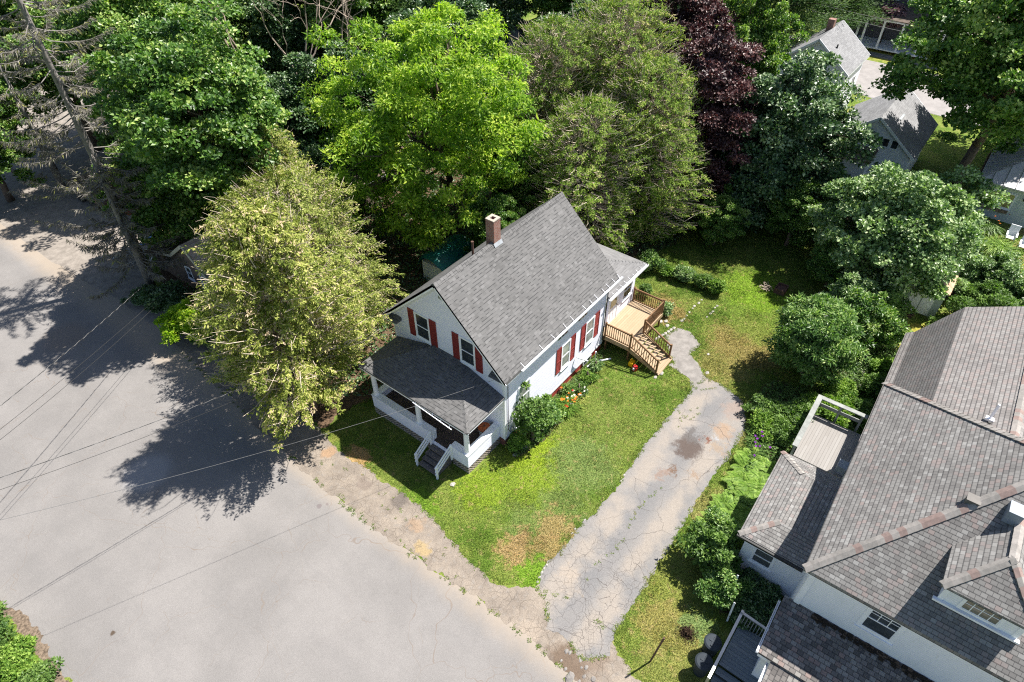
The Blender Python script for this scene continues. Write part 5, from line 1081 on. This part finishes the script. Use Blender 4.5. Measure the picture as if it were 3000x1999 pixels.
# scrap heap by the gravel lot
t_ = thing('timber_trailer', 'old flatbed trailer with timber sideboards on the gravel lot', 'trailer', (.4, 39.5, 0))
MB().box(-1.2, 36.8, .6, 2.6, 41.3, .7).build('bed', M_rust, t_); MB().beam((-1.2, 41.3, 1.1), (2.6, 40.7, 1.1), .08, .45).beam((-1.2, 36.8, 1.1), (-1.2, 41.3, 1.1), .08, .45).build('sideboard', M_wood, t_)
for x, y in ((-1.2, 38), (-1.2, 40), (2.5, 38), (2.5, 40)): MB().tube([(x-.15, y, .4), (x+.15, y, .4)], .4, 18).build('wheel', M_wire, t_)
t_ = thing('loose_tyre', 'black tyre lying on the trailer bed', 'tyre', (-.2, 39.7, .8)); MB().lathe((-.2, 39.7, .72), [(.22, 0), (.42, .0), (.45, .12), (.42, .24), (.22, .24)], 22).build('rubber', M_wire, t_)
scrap = [('scrap_pile', 'dark pile of broken boards beside the trailer', 'scrap', 1.2, 35.2, M_rust, 26, 1.1), ('scrap_pile', 'grey pile of poles and frames next to the garage', 'scrap', -2.6, 29.4, M_metal, 14, .9)]
for nm, lab, cat, x, y, mt, n, rr_ in scrap:
    m = MB(); random.seed(n)
    for k in range(n):
        a = random.uniform(0, 6.28); p = Vector((x+random.gauss(0, rr_*.6), y+random.gauss(0, rr_*.6), random.uniform(.05, .7))); d = Vector((math.cos(a), math.sin(a), random.uniform(-.15, .3)))*random.uniform(.4, 1.2); m.beam(p, p+d, random.uniform(.04, .2), .04)
    tag(m.build(nm, mt), lab, cat)
for lab, x, y, a, w1, h1, mt in (('red metal tool cabinet lying in the scrap', .2, 35.6, .3, .9, .4, M_redp), ('crumpled blue tarpaulin in the scrap behind the garage', -.6, 31.6, .9, 1.1, .35, M_blue), ('second smaller blue plastic sheet beside the blue tarpaulin', -1.4, 30.9, .2, .5, .2, M_blue)):
    m = MB(); random.seed(int(x*10)+99); n = 6; hts = [[random.uniform(.3, 1)*h1*(1-abs(i/n-.5)*1.4)*(1-abs(j/n-.5)*1.4)+.02 for j in range(n+1)] for i in range(n+1)]
    q = lambda i, j: (x+(i/n-.5)*w1*math.cos(a)-(j/n-.5)*w1*.7*math.sin(a), y+(i/n-.5)*w1*math.sin(a)+(j/n-.5)*w1*.7*math.cos(a), hts[i][j])
    for i in range(n):
        for j in range(n): m.face([q(i, j), q(i+1, j), q(i+1, j+1), q(i, j+1)])
    tag(m.build('tarpaulin' if mt is M_blue else 'tool_cabinet', mt), lab, 'tarpaulin' if mt is M_blue else 'cabinet')
t_ = thing('aluminium_frame', 'pale metal frame leaning against the dark side of the garage roof', 'frame', (-2.4, 27.8, 0)); m = MB()
for a, b_ in (((-2.9, 27.7, .2), (-1.0, 27.9, 2.0)), ((-2.4, 26.9, 1.9), (-.9, 28.2, 2.1)), ((-2.9, 27.7, .2), (-2.4, 26.9, 1.9)), ((-1.9, 25.9, 2.2), (-1.4, 25.4, 2.5))): m.beam(a, b_, .06, .06)
m.build('bar', M_metal, t_)
# white shed seen through the maples at the upper left
t_, r_ = gable_house('white_barn', 'white building glimpsed through the maple crowns at the upper left', 'building', 10.5, 17, 40.5, 47, 3.2, 4.8, M_white, M_siding)
t_, r_ = gable_house('white_house', 'white walled house barely visible above the bright yellow-green tree', 'house', 33, 40, 24, 30, 3.6, 6, M_shingR, M_siding)
t_, r_ = gable_house('dark_shed', 'low dark roofed shed under the trees between the yellowish cedars and the bright green tree', 'shed', 9.4, 13, 22, 25.5, 2.2, 3.2, M_gdroof, M_garage)
t_, r_ = gable_house('cottage', 'white clapboard cottage half hidden behind the big right-hand maple', 'house', 46, 53, -20, -14, 3.2, 5.4, M_tin, M_siding)

# ================================================================ OVERHEAD LINES AND THEIR POLE
t_ = thing('utility_pole', 'wooden utility pole on the far verge carrying the overhead cables', 'pole', (-20.6, 9.4, 0))
MB().tube([(-20.6, 9.4, -.2), (-20.6, 9.4, 10)], [.17, .11], 12).build('shaft', M_wood, t_); MB().beam((-20.6, 8.4, 9.6), (-20.6, 10.4, 9.6), .1, .12).build('crossarm', M_wood, t_)
def wire(lab, a, b_, sag, rad, mt, twist=0):
    a, b_ = Vector(a), Vector(b_); n = 28; p = [a.lerp(b_, k/n)-Vector((0, 0, sag*4*(k/n)*(1-k/n))) for k in range(n+1)]
    m = MB().tube(p, rad, 5)
    if twist:
        L_ = (b_-a).length; N_ = int(L_/.12); d = (b_-a).normalized(); s_ = d.cross(Vector((0, 0, 1))).normalized(); u_ = s_.cross(d)
        q = [a.lerp(b_, k/N_)-Vector((0, 0, sag*4*(k/N_)*(1-k/N_)))+(s_*math.cos(k*1.1)+u_*math.sin(k*1.1))*rad*1.3 for k in range(N_+1)]; m.cur = 1; m.tube(q, rad*.7, 4)
    tag(m.build('overhead_cable', [mt, M_wirel]), lab, 'cable', 'overhead cables')
wire('thick twisted overhead cable running from the pole side to the garage gable', (-20.6, 9.3, 8.5), (-2.4, 22.3, 3.7), .35, .013, M_wire, 1)
wire('thin overhead cable just below the thick twisted one', (-20.6, 9.6, 7.7), (-2.6, 21.6, 2.9), .4, .009, M_wire)
wire('thin overhead cable lowest of the bundle going to the garage', (-20.6, 9.7, 7.3), (-2.6, 21.4, 2.8), .5, .009, M_wire)
wire('twisted overhead cable passing through the street cedar to the far corner of the house', (-20.6, 9.4, 8.9), (-.05, 7.05, 4.4), .5, .011, M_wire, 1)
wire('thin overhead cable below the twisted one through the street cedar', (-20.6, 9.4, 8.5), (-.05, 7.05, 4.2), .75, .008, M_wire)
wire('pale thin overhead cable crossing above the porch roof', (-20.6, 9.2, 8.2), (-.02, .4, 4.55), .55, .007, M_wirel)
wire('overhead cable across the back street, upper one', (57, -24, 6.6), (60, 12, 6.4), .5, .02, M_wirel)
wire('overhead cable across the back street, lower one', (57, -24, 6.0), (60, 12, 5.7), .5, .02, M_wirel)

# ================================================================ STONES, BEDS AND SMALL THINGS
ORD = ['first', 'second', 'third', 'fourth', 'fifth', 'sixth', 'seventh', 'eighth', 'ninth', 'tenth', 'eleventh', 'twelfth', 'thirteenth', 'fourteenth', 'fifteenth']
def stone(x, y, s_, lab, mt=None, seed=0, flat=.5, group=None, name='stone'):
    r = random.Random(seed+int(x*97)+int(y*31)); m = MB(); n = 9; rings = []
    for z, f in ((-.02, 1.0), (.35, 1.05), (.75, .8), (1.0, .4)): rings.append([(x+math.cos(6.283*k/n)*s_*f*r.uniform(.75, 1.2), y+math.sin(6.283*k/n)*s_*f*r.uniform(.7, 1.1)*.8, z*s_*flat*r.uniform(.85, 1.1)) for k in range(n)])
    for a, b_ in zip(rings, rings[1:]):
        for k in range(n): m.face([a[k], a[(k+1) % n], b_[(k+1) % n], b_[k]])
    m.face(rings[-1]); return tag(m.build(name, mt or M_stone), lab, name.split('_')[-1], group)
stone(-3.3, .55, .13, 'single pale rock on the grass in front of the porch steps')
stone(-1.95, 4.0, .12, 'small grey stone in the shaded grass left of the porch steps')
stone(-.13, -.69, .14, 'white stone in the grass at the corner of the flower bed'); stone(.5, -.85, .16, 'larger white stone near the corner of the flower bed', flat=.7)
stone(9.2, -3.72, .16, 'white stone against the foot of the deck stairs'); stone(8.75, -3.6, .12, 'small white stone at the near corner of the deck stairs')
PS = [(13.9+k*.36+random.uniform(-.1, .1), -2.6+random.uniform(-.05, .05)) for k in range(8)]
for i, (x, y) in enumerate(PS): stone(x, y, random.uniform(.08, .13), ORD[i]+' pale stone from the path in the longer row across the back lawn', flat=.35, seed=i, group='stones of the longer row')
for i in range(5): stone(15.2+i*.34+(i%2)*.08, -3.62-.03*(i%3), .085+.015*(i%3), ORD[i]+' pale stone from the path in the short row in the back lawn', flat=.35, seed=i+20, group='stones of the short row')
for i in range(7): stone(11.6+i*.24, -2.15-.06*i, .13, ORD[i]+' pale edging stone from the deck stairs along the old path', flat=.5, seed=i+40, group='edging stones beside the deck')
for i, (x, y) in enumerate(((13.1, -1.6), (13.3, -1.85), (13.0, -2.1))): stone(x, y, .15, ORD[i]+' white rubble stone from the lawn side near the far deck corner', flat=.5, seed=i+60, group='rubble stones near the deck corner')
stone(10.8, -5.7, .13, 'lone pale stone in the dry grass by the old path'); stone(12.2, -5.1, .1, 'tiny pale stone in the back lawn beyond the path')
for i in range(15):
    stone(12.7+i*.36, -12.75+.15*math.sin(i*2.1)+(i % 2)*.3, .21, ORD[i]+' flat flagstone of the garden path counted from the weathered deck', M_slate, i, .18, 'flagstones of the garden path', 'flagstone')
for i, (x, y, s_) in enumerate(((-6.34, -7.97, .1), (-6.3, -8.1, .09), (-6.38, -8.89, .1), (-7.06, -8.61, .22), (-6.3, -8.58, .07), (-6.57, -9.32, .12), (-6.75, -8.0, .06), (-6.9, -8.3, .07), (-6.5, -8.75, .06), (-6.15, -8.45, .06), (-6.7, -9.0, .08), (-6.95, -8.95, .07))):
    stone(x, y, s_, 'broken tarmac lump in the hole at the mouth of the driveway', M_pave, i, .45, 'broken tarmac lumps at the driveway mouth', 'tarmac_lump')
for i, (x, y) in enumerate(((-4.75, -5.45), (-4.55, -5.38), (-4.3, -5.33), (-4.1, -5.3), (-3.9, -5.3), (-2.0, -5.33), (-1.75, -5.3), (-1.1, -5.4), (1.7, -5.6), (2.1, -5.55))): stone(x, y, .065, ORD[i]+' pale kerb stone from the street along the lawn edge of the driveway', flat=.5, seed=i+80, group='kerb stones along the driveway')
for i, (x, y) in enumerate(((5.2, -1.2), (5.6, -1.15), (6.3, -.95), (6.8, -.85), (7.3, -.8), (7.6, -.65))): stone(x, y, .12, ORD[i]+' grey edging stone of the house bed counted from the daylilies', flat=.4, seed=i+90, group='edging stones of the house bed')
t_ = thing('wood_box', 'rusty fire box full of twigs with branches spilling out on the back lawn', 'fire pit', (20.2, -6.1, 0)); m = MB()
m.box(19.9, -6.55, 0, 20.7, -6.5, .4).box(19.9, -5.95, 0, 20.7, -5.9, .4).box(19.9, -6.5, 0, 19.95, -5.95, .4).box(20.65, -6.5, 0, 20.7, -5.95, .4).box(19.95, -6.5, .02, 20.65, -5.95, .25); m.build('box', M_rust, t_)
m = MB(); random.seed(4)
for k in range(22): p = Vector((19.9+random.gauss(0, .12), -5.6+random.gauss(0, .15), random.uniform(.03, .35))); a = random.gauss(1.3, .7); m.tube([p, p+Vector((math.cos(a)*.5, math.sin(a)*.45, random.uniform(-.05, .2)))*random.uniform(.5, 1.3)], .02, 5)
m.build('branches', M_barkl, t_)
r_c = np.random.default_rng(8); n = 900; Pc = np.stack([-2.9+r_c.normal(0, .15, n), -11.3+r_c.normal(0, .17, n), np.zeros(n)], 1); Pc[:, 2] = .2*np.exp(-((Pc[:, 0]+2.9)**2+(Pc[:, 1]+11.3)**2)/.03)*r_c.uniform(.3, 1, n)+.01
Vc, Fc = kites(Pc, r_c.normal(0, 1, (n, 3)), r_c.normal(0, 1, (n, 3)), r_c.uniform(.03, .11, n), r_c.uniform(.02, .06, n), .3)
tag(mesh_np('soil_clod', Vc, Fc, plain('dark_root_soil', (.055, .036, .024), .95, .1, .5, 20)), 'dug up clump of dark soil and roots in the verge by the dustbins', 'soil clump')
for i, (x, y, a) in enumerate(((35.6, -16.7, .5), (34.9, -17.6, 1.1))):
    t_ = thing('garden_chair', ('white slatted garden chair', 'white slatted garden chair at the very edge of the photo')[i]+(' nearer the metal roofed house' if i == 0 else ''), 'chair', (x, y, 0), 'white garden chairs')
    m = MB(); m.box(x-.3, y-.3, .3, x+.3, y+.3, .34); m.build('seat', M_white, t_); MB().prism([(x+.28, y-.3, .3), (x+.32, y-.3, .3), (x+.55, y-.3, 1.0), (x+.5, y-.3, 1.0)], (0, .6, 0)).build('backrest', M_white, t_)
    for sx in (-.28, .26):
        for sy_ in (-.3, .26): MB().box(x+sx, y+sy_, 0, x+sx+.05, y+sy_+.05, .55).build('leg', M_white, t_)
    MB().box(x-.35, y-.34, .55, x+.35, y-.24, .58).box(x-.35, y+.24, .55, x+.35, y+.34, .58).build('armrest', M_white, t_)

# ================================================================ SHRUBS, FERNS, FLOWERS
def shrub(name, label, x, y, H_, R_, lm, seed, nc=None, per=150, leaf=.13, wid=.55, rc=.34, group=None, cat='shrub', droop=.1, upb=.3, low=-.4):
    nc = nc or max(16, int(34*R_*R_+30)); return broadleaf(name, label, cat, (x, y, 0), H_, R_, lm, M_bark, nc=nc, per=per, leaf=leaf, wid=wid, rc=rc, seed=seed, zc=H_*.5, rz=H_*.5-.1, low=low, limbs=7, lobes=.55, droop=droop, group=group, upb=upb)
shrub('lilac_bush', 'tall loose green bush growing against the front corner of the house side wall', 1.1, -.85, 3.3, .9, L_shrub, 41, nc=46, per=62, leaf=.17, wid=.6, rc=.3, upb=.1)
shrub('shrub', 'rounded green bush between the tall loose bush and the daylilies', 2.35, -.75, 1.4, .8, L_ash, 42, per=110)
shrub('shrub', 'low lime green bush by the brick corner of the house', .3, -.5, .7, .5, L_fern, 43, per=110, leaf=.1, rc=.22)
for i, (x, y, h, r, lab) in enumerate(((6.35, -.7, .4, .45, 'low lime green plant in the bed under the right-hand window'), (7.3, -.65, .45, .4, 'small grey-green plant near the cellar window'), (5.3, -.85, .5, .45, 'straggly weed clump in the bed beside the daylilies'), (4.8, -.5, .6, .4, 'leafy clump against the red foundation'))): shrub('bedding_plant', lab, x, y, h, r, (L_fern, L_silver, L_shrub, L_shrub)[i], 44+i, nc=16, per=90, leaf=.1, rc=.18, cat='plant')
def spiky(name, label, x, y, n, L_, lm, petals, seed, npet=14, cat='plant', group=None, rad=.5):
    r = np.random.default_rng(seed); t_ = thing(name, label, cat, (x, y, 0), group); th = r.uniform(0, 6.28, n); o = r.normal(0, .16*rad*2, (n, 2)); e = r.uniform(.6, 1.4, n)
    T = np.stack([np.cos(th)*.7, np.sin(th)*.7, e], 1); P = np.stack([o[:, 0], o[:, 1], np.zeros(n)], 1); l = L_*r.uniform(.6, 1.1, n); T1 = unit(T)
    V1, F1 = kites(P, T, np.stack([-np.cos(th), -np.sin(th), np.ones(n)*.5], 1), l*.6, np.full(n, .045), .1, .7); P2 = P+T1*(l*.5)[:, None]
    T2 = np.stack([np.cos(th), np.sin(th), e*.1-.2], 1); V2, F2 = kites(P2, T2, np.array([[0, 0, 1.]]*n), l*.6, np.full(n, .04), .1, .3)
    V = np.concatenate([V1, V2]); F = np.concatenate([F1, F2+len(V1)]); mesh_np('leaves', V, F, lm, t_, np.repeat(np.clip(r.normal(.55, .25, 2*n), 0, 1), 4))
    if petals:
        for pm, k in petals:
            C = np.stack([r.normal(0, .32*rad*2, k), r.normal(0, .22*rad*2, k), r.uniform(L_*.7, L_*1.1, k)], 1); idx = np.repeat(np.arange(k), npet); N_ = len(idx); a = r.uniform(0, 6.28, N_)
            V, F = kites(C[idx], np.stack([np.cos(a), np.sin(a), r.uniform(.1, .8, N_)], 1), np.array([[0, 0, 1.]]*N_)+r.normal(0, .3, (N_, 3)), np.full(N_, .075), np.full(N_, .035)); mesh_np('flowers', V, F, pm, t_)
    return t_
spiky('daylily', 'daylily clump with orange and scarlet flowers beside the house', 3.9, -.95, 420, .8, L_fern, [(M_orp, 13), (M_redf, 4)], 1, rad=.6)
spiky('daylily', 'pale faded flower clump with white spikes next to the orange daylilies', 4.6, -1.15, 260, .55, L_cedar, [(M_whp, 10), (M_orp, 3)], 2, rad=.5)
spiky('iris', 'spiky green iris clump with purple flowers nearer the driveway end', 7.9, -9.75, 260, .7, L_shrub, [(M_purp, 5)], 3); spiky('iris', 'spiky green iris clump with purple flowers nearer the ferns', 7.0, -10.05, 260, .7, L_shrub, [(M_purp, 4)], 4)
spiky('tall_grass', 'tall wild grass clump by the white garden chairs', 33.6, -16.2, 500, 1.3, L_fern, None, 5, rad=1.0); spiky('tall_grass', 'tall wild grass clump in front of the metal roofed house', 36.0, -15.2, 400, 1.2, L_shrub, [(M_orp, 5)], 6, rad=.9)
spiky('tall_grass', 'yellow flowered weeds in the dry patch on the right edge', 30.4, -17.5, 400, .8, L_fern, [(M_yellow, 24)], 7, rad=1.2)
rb = [(8.7, -9.75, .7, .75, L_fern, 'bright green mound of leaves at the driveway end'), (9.7, -9.4, .8, .85, L_shrub, 'green mound of leaves beside the small round tree'), (8.9, -10.6, .8, .8, L_shrub, 'leafy mound in front of the weathered deck'), (10.4, -10.9, .9, 1.0, L_shrub, 'darker mound of leaves behind the bright green ones'),
 (.35, -10.75, 2.0, 1.05, L_shrub, 'large sunlit green bush by the pink roofed side wing'), (1.6, -10.6, 1.5, .8, L_ash, 'dark bush between the ferns and the large sunlit bush'), (-.6, -11.6, 1.3, .9, L_ash, 'dark shaded bush with white blossoms by the stakes'), (.1, -12.7, .9, .9, L_darkm, 'low dark bush under the side wing window'), (-1.0, -13.0, .8, .7, L_darkm, 'low dark bush beside the shaded front deck'),
 (11.8, -12.0, .9, 1.0, L_fern, 'bright fern-like bush on the left of the flagstone path'), (13.6, -11.9, .8, .9, L_fern, 'light green foliage under the small round tree'), (12.6, -13.5, 1.0, .8, L_shrub, 'leafy bush squeezed behind the weathered deck'), (14.8, -13.6, 1.2, .8, L_shrub, 'green bush beside the dark side of the rear wing'), (16.4, -13.4, 1.0, .8, L_fern, 'big leaved pale green plant along the flagstone path'),
 (17.4, -11.0, 4.2, 1.15, L_maple, 'tall leafy vine covered column behind the small round tree'), (18.6, -12.2, 2.4, 1.3, L_maple, 'vine covered bush right of the leafy column'), (19.6, -10.4, 3.0, 1.4, L_silver, 'silvery bush between the leafy column and the silvery maple'), (20.8, -12.2, 2.0, 1.1, L_shrub, 'green bush in front of the garden shed'), (18.4, -9.2, 2.2, 1.0, L_darkm, 'dark bush behind the fire box'),
 (24.6, -16.6, 2.4, 1.6, L_shrub, 'dark green bush beside the garden shed roof'), (27.4, -16.4, 2.8, 1.8, L_silver, 'rounded silvery bush above the rear wing roof'), (26.2, -19.2, 2.4, 1.8, L_ash, 'green bush at the right edge above the rear wing'), (29.4, -14.2, 2.0, 1.4, L_shrub, 'bush below the dry grass patch'), (22.2, -15.4, .8, .9, L_shrub, 'low leafy plant with pink blossom by the shed'),
 (17.3, 1.5, 1.2, .7, L_ash, 'tall herb clump with reddish flower heads near the addition'), (17.4, .3, .7, .45, L_fern, 'leafy clump in the back bed, second from the addition'), (17.6, -.8, .95, .6, L_silver, 'airy pale clump in the middle of the back bed'), (17.7, -2.0, .8, .5, L_shrub, 'green clump in the back bed next to the last one'), (17.7, -3.0, .9, .55, L_fern, 'last leafy clump of the back bed by the stone row'),
 (13.9, -1.4, .7, .35, L_silver, 'blue-green plant at the far corner of the deck'), (14.6, .4, .9, .3, L_shrub, 'thin upright plant behind the deck balustrade'),
 (-5.0, 19.5, 2.2, 1.25, L_lime, 'brilliant lime green bush by the street under the cedars'), (-4.3, 22.8, 1.6, 1.1, L_darkm, 'dark bush in front of the garage'), (-4.4, 18.4, 1.3, 1.0, L_shrub, 'shaded green bush between the lime bush and the street cedar'), (-4.9, 24.6, 1.0, .8, L_darkm, 'low dark bush at the street edge left of the garage'),
 (-19.6, 9.9, 1.1, .9, L_shrub, 'big leaved green plant in the lower left corner'), (-19.5, 8.2, .7, .8, L_fern, 'pale green ferny plant in the lower left corner'), (-19.3, 6.6, .8, .7, L_shrub, 'small leafy plant on the bottom edge at the left'), (-19.3, 11.6, .6, .4, L_shrub, 'tiny leafy sprig on the left edge by the street'),
 (33.0, 1.0, 2.6, 2.4, L_darkm, 'spreading dark thicket behind the copper tree'), (27.5, 4.0, 2.0, 1.8, L_darkm, 'low thicket at the foot of the copper tree')]
for i, (x, y, h, r, lm, lab) in enumerate(rb): shrub('shrub', lab, x, y, h, r, lm, 60+i, per=130 if r < 1.5 else 170, leaf=.13 if r < 1.0 else .17, rc=.22+.1*r)
# ferns: built once, then copied
def fern_proto(seed):
    r = np.random.default_rng(seed); Vs, Fs, Ts, n0 = [], [], [], 0
    for k in range(11):
        a = k*6.283/11+r.normal(0, .2); Lf = r.uniform(.55, .85); m = 16; t1 = np.linspace(.08, 1, m); d = np.array([math.cos(a), math.sin(a), 0]); z = Lf*(.75*t1-.62*t1**2)*r.uniform(.8, 1.2)
        C = d*(t1*Lf*.85)[:, None]; C[:, 2] = z+.05; sd = np.array([-d[1], d[0], 0]); Lp = .2*np.sin(np.pi*np.clip(t1*.88+.12, 0, 1))**.8
        for s_ in (1, -1):
            T = np.tile(sd*s_, (m, 1))+d*.35+np.array([0, 0, -.15]); V, F = kites(C, T, np.tile([0, 0, 1.], (m, 1))+d*.2, Lp, np.full(m, .055), .05, .3); Vs.append(V); Fs.append(F+n0); n0 += len(V); Ts.append(np.repeat(np.clip(.3+.5*t1+r.normal(0, .1, m), 0, 1), 4))
    return np.concatenate(Vs), np.concatenate(Fs), np.concatenate(Ts)
protos = []
for k in range(2):
    t_ = thing('fern', 'bright green fern in the bed between the driveway and the pink roofed side wing', 'fern', (5.6-k*1.2, -10.5, 0), 'ferns beside the driveway'); V, F, ti = fern_proto(50+k); mesh_np('fronds', V, F, L_fern, t_, ti); protos.append(t_)
random.seed(77); pts = []
while len(pts) < 62:
    x, y = random.uniform(1.6, 6.6), random.uniform(-11.35, -9.95)
    if y > -10.05-.0*x and x < 2: continue
    if all((x-a)**2+(y-b_)**2 > .07 for a, b_ in pts): pts.append((x, y))
for i, (x, y) in enumerate(pts): dup(protos[i % 2], (x, y, random.uniform(0, .12)), random.uniform(0, 6.28), random.uniform(.75, 1.25))

# ================================================================ GROUND COVER AND GRASS
def inside(pts, X, Y):
    c = np.zeros(len(X), bool); n = len(pts); j = n-1
    for i in range(n):
        xi, yi = pts[i]; xj, yj = pts[j]
        if yi != yj: c ^= ((yi > Y) != (yj > Y)) & (X < (xj-xi)*(Y-yi)/(yj-yi)+xi)
        j = i
    return c
def carpet(name, poly, n, leaf, wid, h, lm, seed, label=None):
    r = np.random.default_rng(seed); xs = [p[0] for p in poly]; ys = [p[1] for p in poly]; X = r.uniform(min(xs), max(xs), n); Y = r.uniform(min(ys), max(ys), n); k = inside(poly, X, Y); X, Y = X[k], Y[k]
    hh = h*(.35+.65*np.abs(np.sin(X*1.7+seed)*np.sin(Y*2.1+X*.6)))*r.uniform(.1, 1, len(X)); P = np.stack([X, Y, hh], 1); N_ = len(X)
    L_ = leaf*r.uniform(.6, 1.4, N_); V, F = kites(P, r.normal(0, 1, (N_, 3))*np.array([1, 1, .4]), np.array([0, 0, 1.])+r.normal(0, .45, (N_, 3)), L_, L_*wid)
    return tag(mesh_np(name, V, F, lm, None, np.repeat(np.clip(r.normal(.5, .22, N_), 0, 1), 4)), kind='stuff')
BED = [(-1.3, -11.7), (.6, -10.2), (2, -9.75), (6.5, -10.0), (8.2, -9.2), (10.4, -8.5), (12.4, -8.9), (13, -11), (19, -11.9), (19.5, -13.9), (-.9, -13.9)]
carpet('ground_cover', BED, 46000, .12, .6, .38, L_shrub, 1)
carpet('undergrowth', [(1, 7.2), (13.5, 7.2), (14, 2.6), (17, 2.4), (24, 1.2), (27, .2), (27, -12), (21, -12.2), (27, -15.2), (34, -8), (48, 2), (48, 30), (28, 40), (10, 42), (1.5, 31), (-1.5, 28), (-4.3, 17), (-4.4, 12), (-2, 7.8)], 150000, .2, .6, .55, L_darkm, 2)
carpet('verge_plants', [(-19.6, 4), (-18.9, 5.2), (-18.85, 9.8), (-19.2, 11.8), (-21, 12), (-21, 4)], 3000, .12, .4, .25, L_fern, 3)
carpet('wild_patch', [(28, -14), (36.5, -14.6), (37, -22), (28, -22)], 26000, .12, .3, .4, L_fern, 4)
carpet('house_bed_weeds', [(-.1, -.1), (-.2, -.9), (1.5, -1.3), (3.2, -1.25), (5.2, -1.15), (6.6, -.9), (8.3, -.5), (8.8, -.1)], 9000, .09, .45, .25, L_shrub, 5)
def grass(name, n, box, seed, ban=(), only=None, hl=(.04, .085), wd=.02, edge=None):
    r = np.random.default_rng(seed); X = r.uniform(box[0], box[1], n); Y = r.uniform(box[2], box[3], n); k = np.ones(n, bool)
    if only: k &= inside(only, X, Y)
    for b_ in ban: k &= ~inside(b_, X, Y)
    X, Y = X[k], Y[k]; N_ = len(X); a = r.uniform(0, 6.283, N_); P = np.stack([X, Y, np.zeros(N_)], 1); T = np.stack([np.cos(a)*.75, np.sin(a)*.75, r.uniform(.35, 1.2, N_)], 1)
    V, F = kites(P, T, np.stack([-np.cos(a)*.5, -np.sin(a)*.5, np.full(N_, 1.2)], 1), r.uniform(hl[0], hl[1], N_)*(1+.5*(np.sin(X*2.3)*np.sin(Y*1.9) > .3)), np.full(N_, wd), .0, .35)
    return tag(mesh_np(name, V, F, M_blade, None, np.repeat(r.random(N_), 4)), kind='stuff')
HB = [(-2.5, .2), (0, .2), (0, -.02), (8.95, -.02), (8.95, .2), (13.1, .2), (13.1, 7), (-2.5, 7)]
STEP = [(-3.5, 1.3), (-2.3, 1.3), (-2.3, 2.7), (-3.5, 2.7)]; LIT = [(-4.9, 7.9), (-3.5, 8.1), (-.5, 7.4), (1, 7.2), (-1, 12), (-4.6, 12)]
hard = (SIDE, DRIVE, PATH, HB, STEP)
grass('front_lawn_grass', 150000, (-6.2, 9, -5.75, 8.2), 1, hard+(LIT,))
grass('back_lawn_grass', 190000, (8.8, 28, -12, 3), 2, hard+(BED,), hl=(.05, .1), wd=.024)
grass('verge_grass', 60000, (-6, 9.9, -13.2, -8.6), 3, hard+(BED, [(-4.6, -12.4), (0, -12.4), (0, -14), (-4.6, -14)]))
# ragged tufts creeping over the edges of the tarmac, and tufts in its cracks
def tufts(name, centres, seed, per=26, spread=.07, hl=(.04, .1)):
    r = np.random.default_rng(seed); C = np.array(centres); idx = np.repeat(np.arange(len(C)), per); N_ = len(idx); P = np.stack([C[idx, 0]+r.normal(0, spread, N_), C[idx, 1]+r.normal(0, spread, N_), np.full(N_, .012)], 1); a = r.uniform(0, 6.28, N_)
    V, F = kites(P, np.stack([np.cos(a), np.sin(a), r.uniform(.2, 1, N_)], 1), np.stack([-np.cos(a)*.5, -np.sin(a)*.5, np.full(N_, 1.2)], 1), r.uniform(hl[0], hl[1], N_), np.full(N_, .02), 0, .35)
    return tag(mesh_np(name, V, F, M_blade, None, np.repeat(r.random(N_)*.9, 4)), kind='stuff')
random.seed(21); ed = []
for poly, pr in ((SIDE, .3), (DRIVE, .6), (PATH, .7)):
    for i in range(len(poly)):
        a, b_ = Vector((*poly[i], 0)), Vector((*poly[(i+1) % len(poly)], 0)); n = int((b_-a).length/.11)
        for k in range(n):
            if random.random() < pr*(1.3 if math.sin(k*.21+i*2.1)+.6*math.sin(k*.5+i) > .1 else .25): q = a.lerp(b_, k/n); ed.append((q.x+random.gauss(0, .05), q.y+random.gauss(0, .05)))
tufts('edge_grass', ed, 5, 22, .05)
ck = [(x+random.gauss(0, .05), -7.15+.14*math.sin(x*1.7)+random.gauss(0, .05)) for x in np.arange(-3.6, 2.6, .16) if random.random() < .6]+[(7.4+random.gauss(0, .5), -6.3+random.gauss(0, .3)) for _ in range(14)]+[(9.4+k*.12, -6.0-k*.11) for k in range(6)]
ck += [(-6.95+random.gauss(0, .06), y) for y in np.arange(-4.5, 6, .17) if random.random() < .22]+[(-5.9+random.gauss(0, .35), random.uniform(-3, 6.5)) for _ in range(26)]+[(-7.1+random.gauss(0, .1), -8.4-random.random()) for _ in range(12)]
tufts('crack_weeds', ck, 6, 14, .035, (.03, .07))
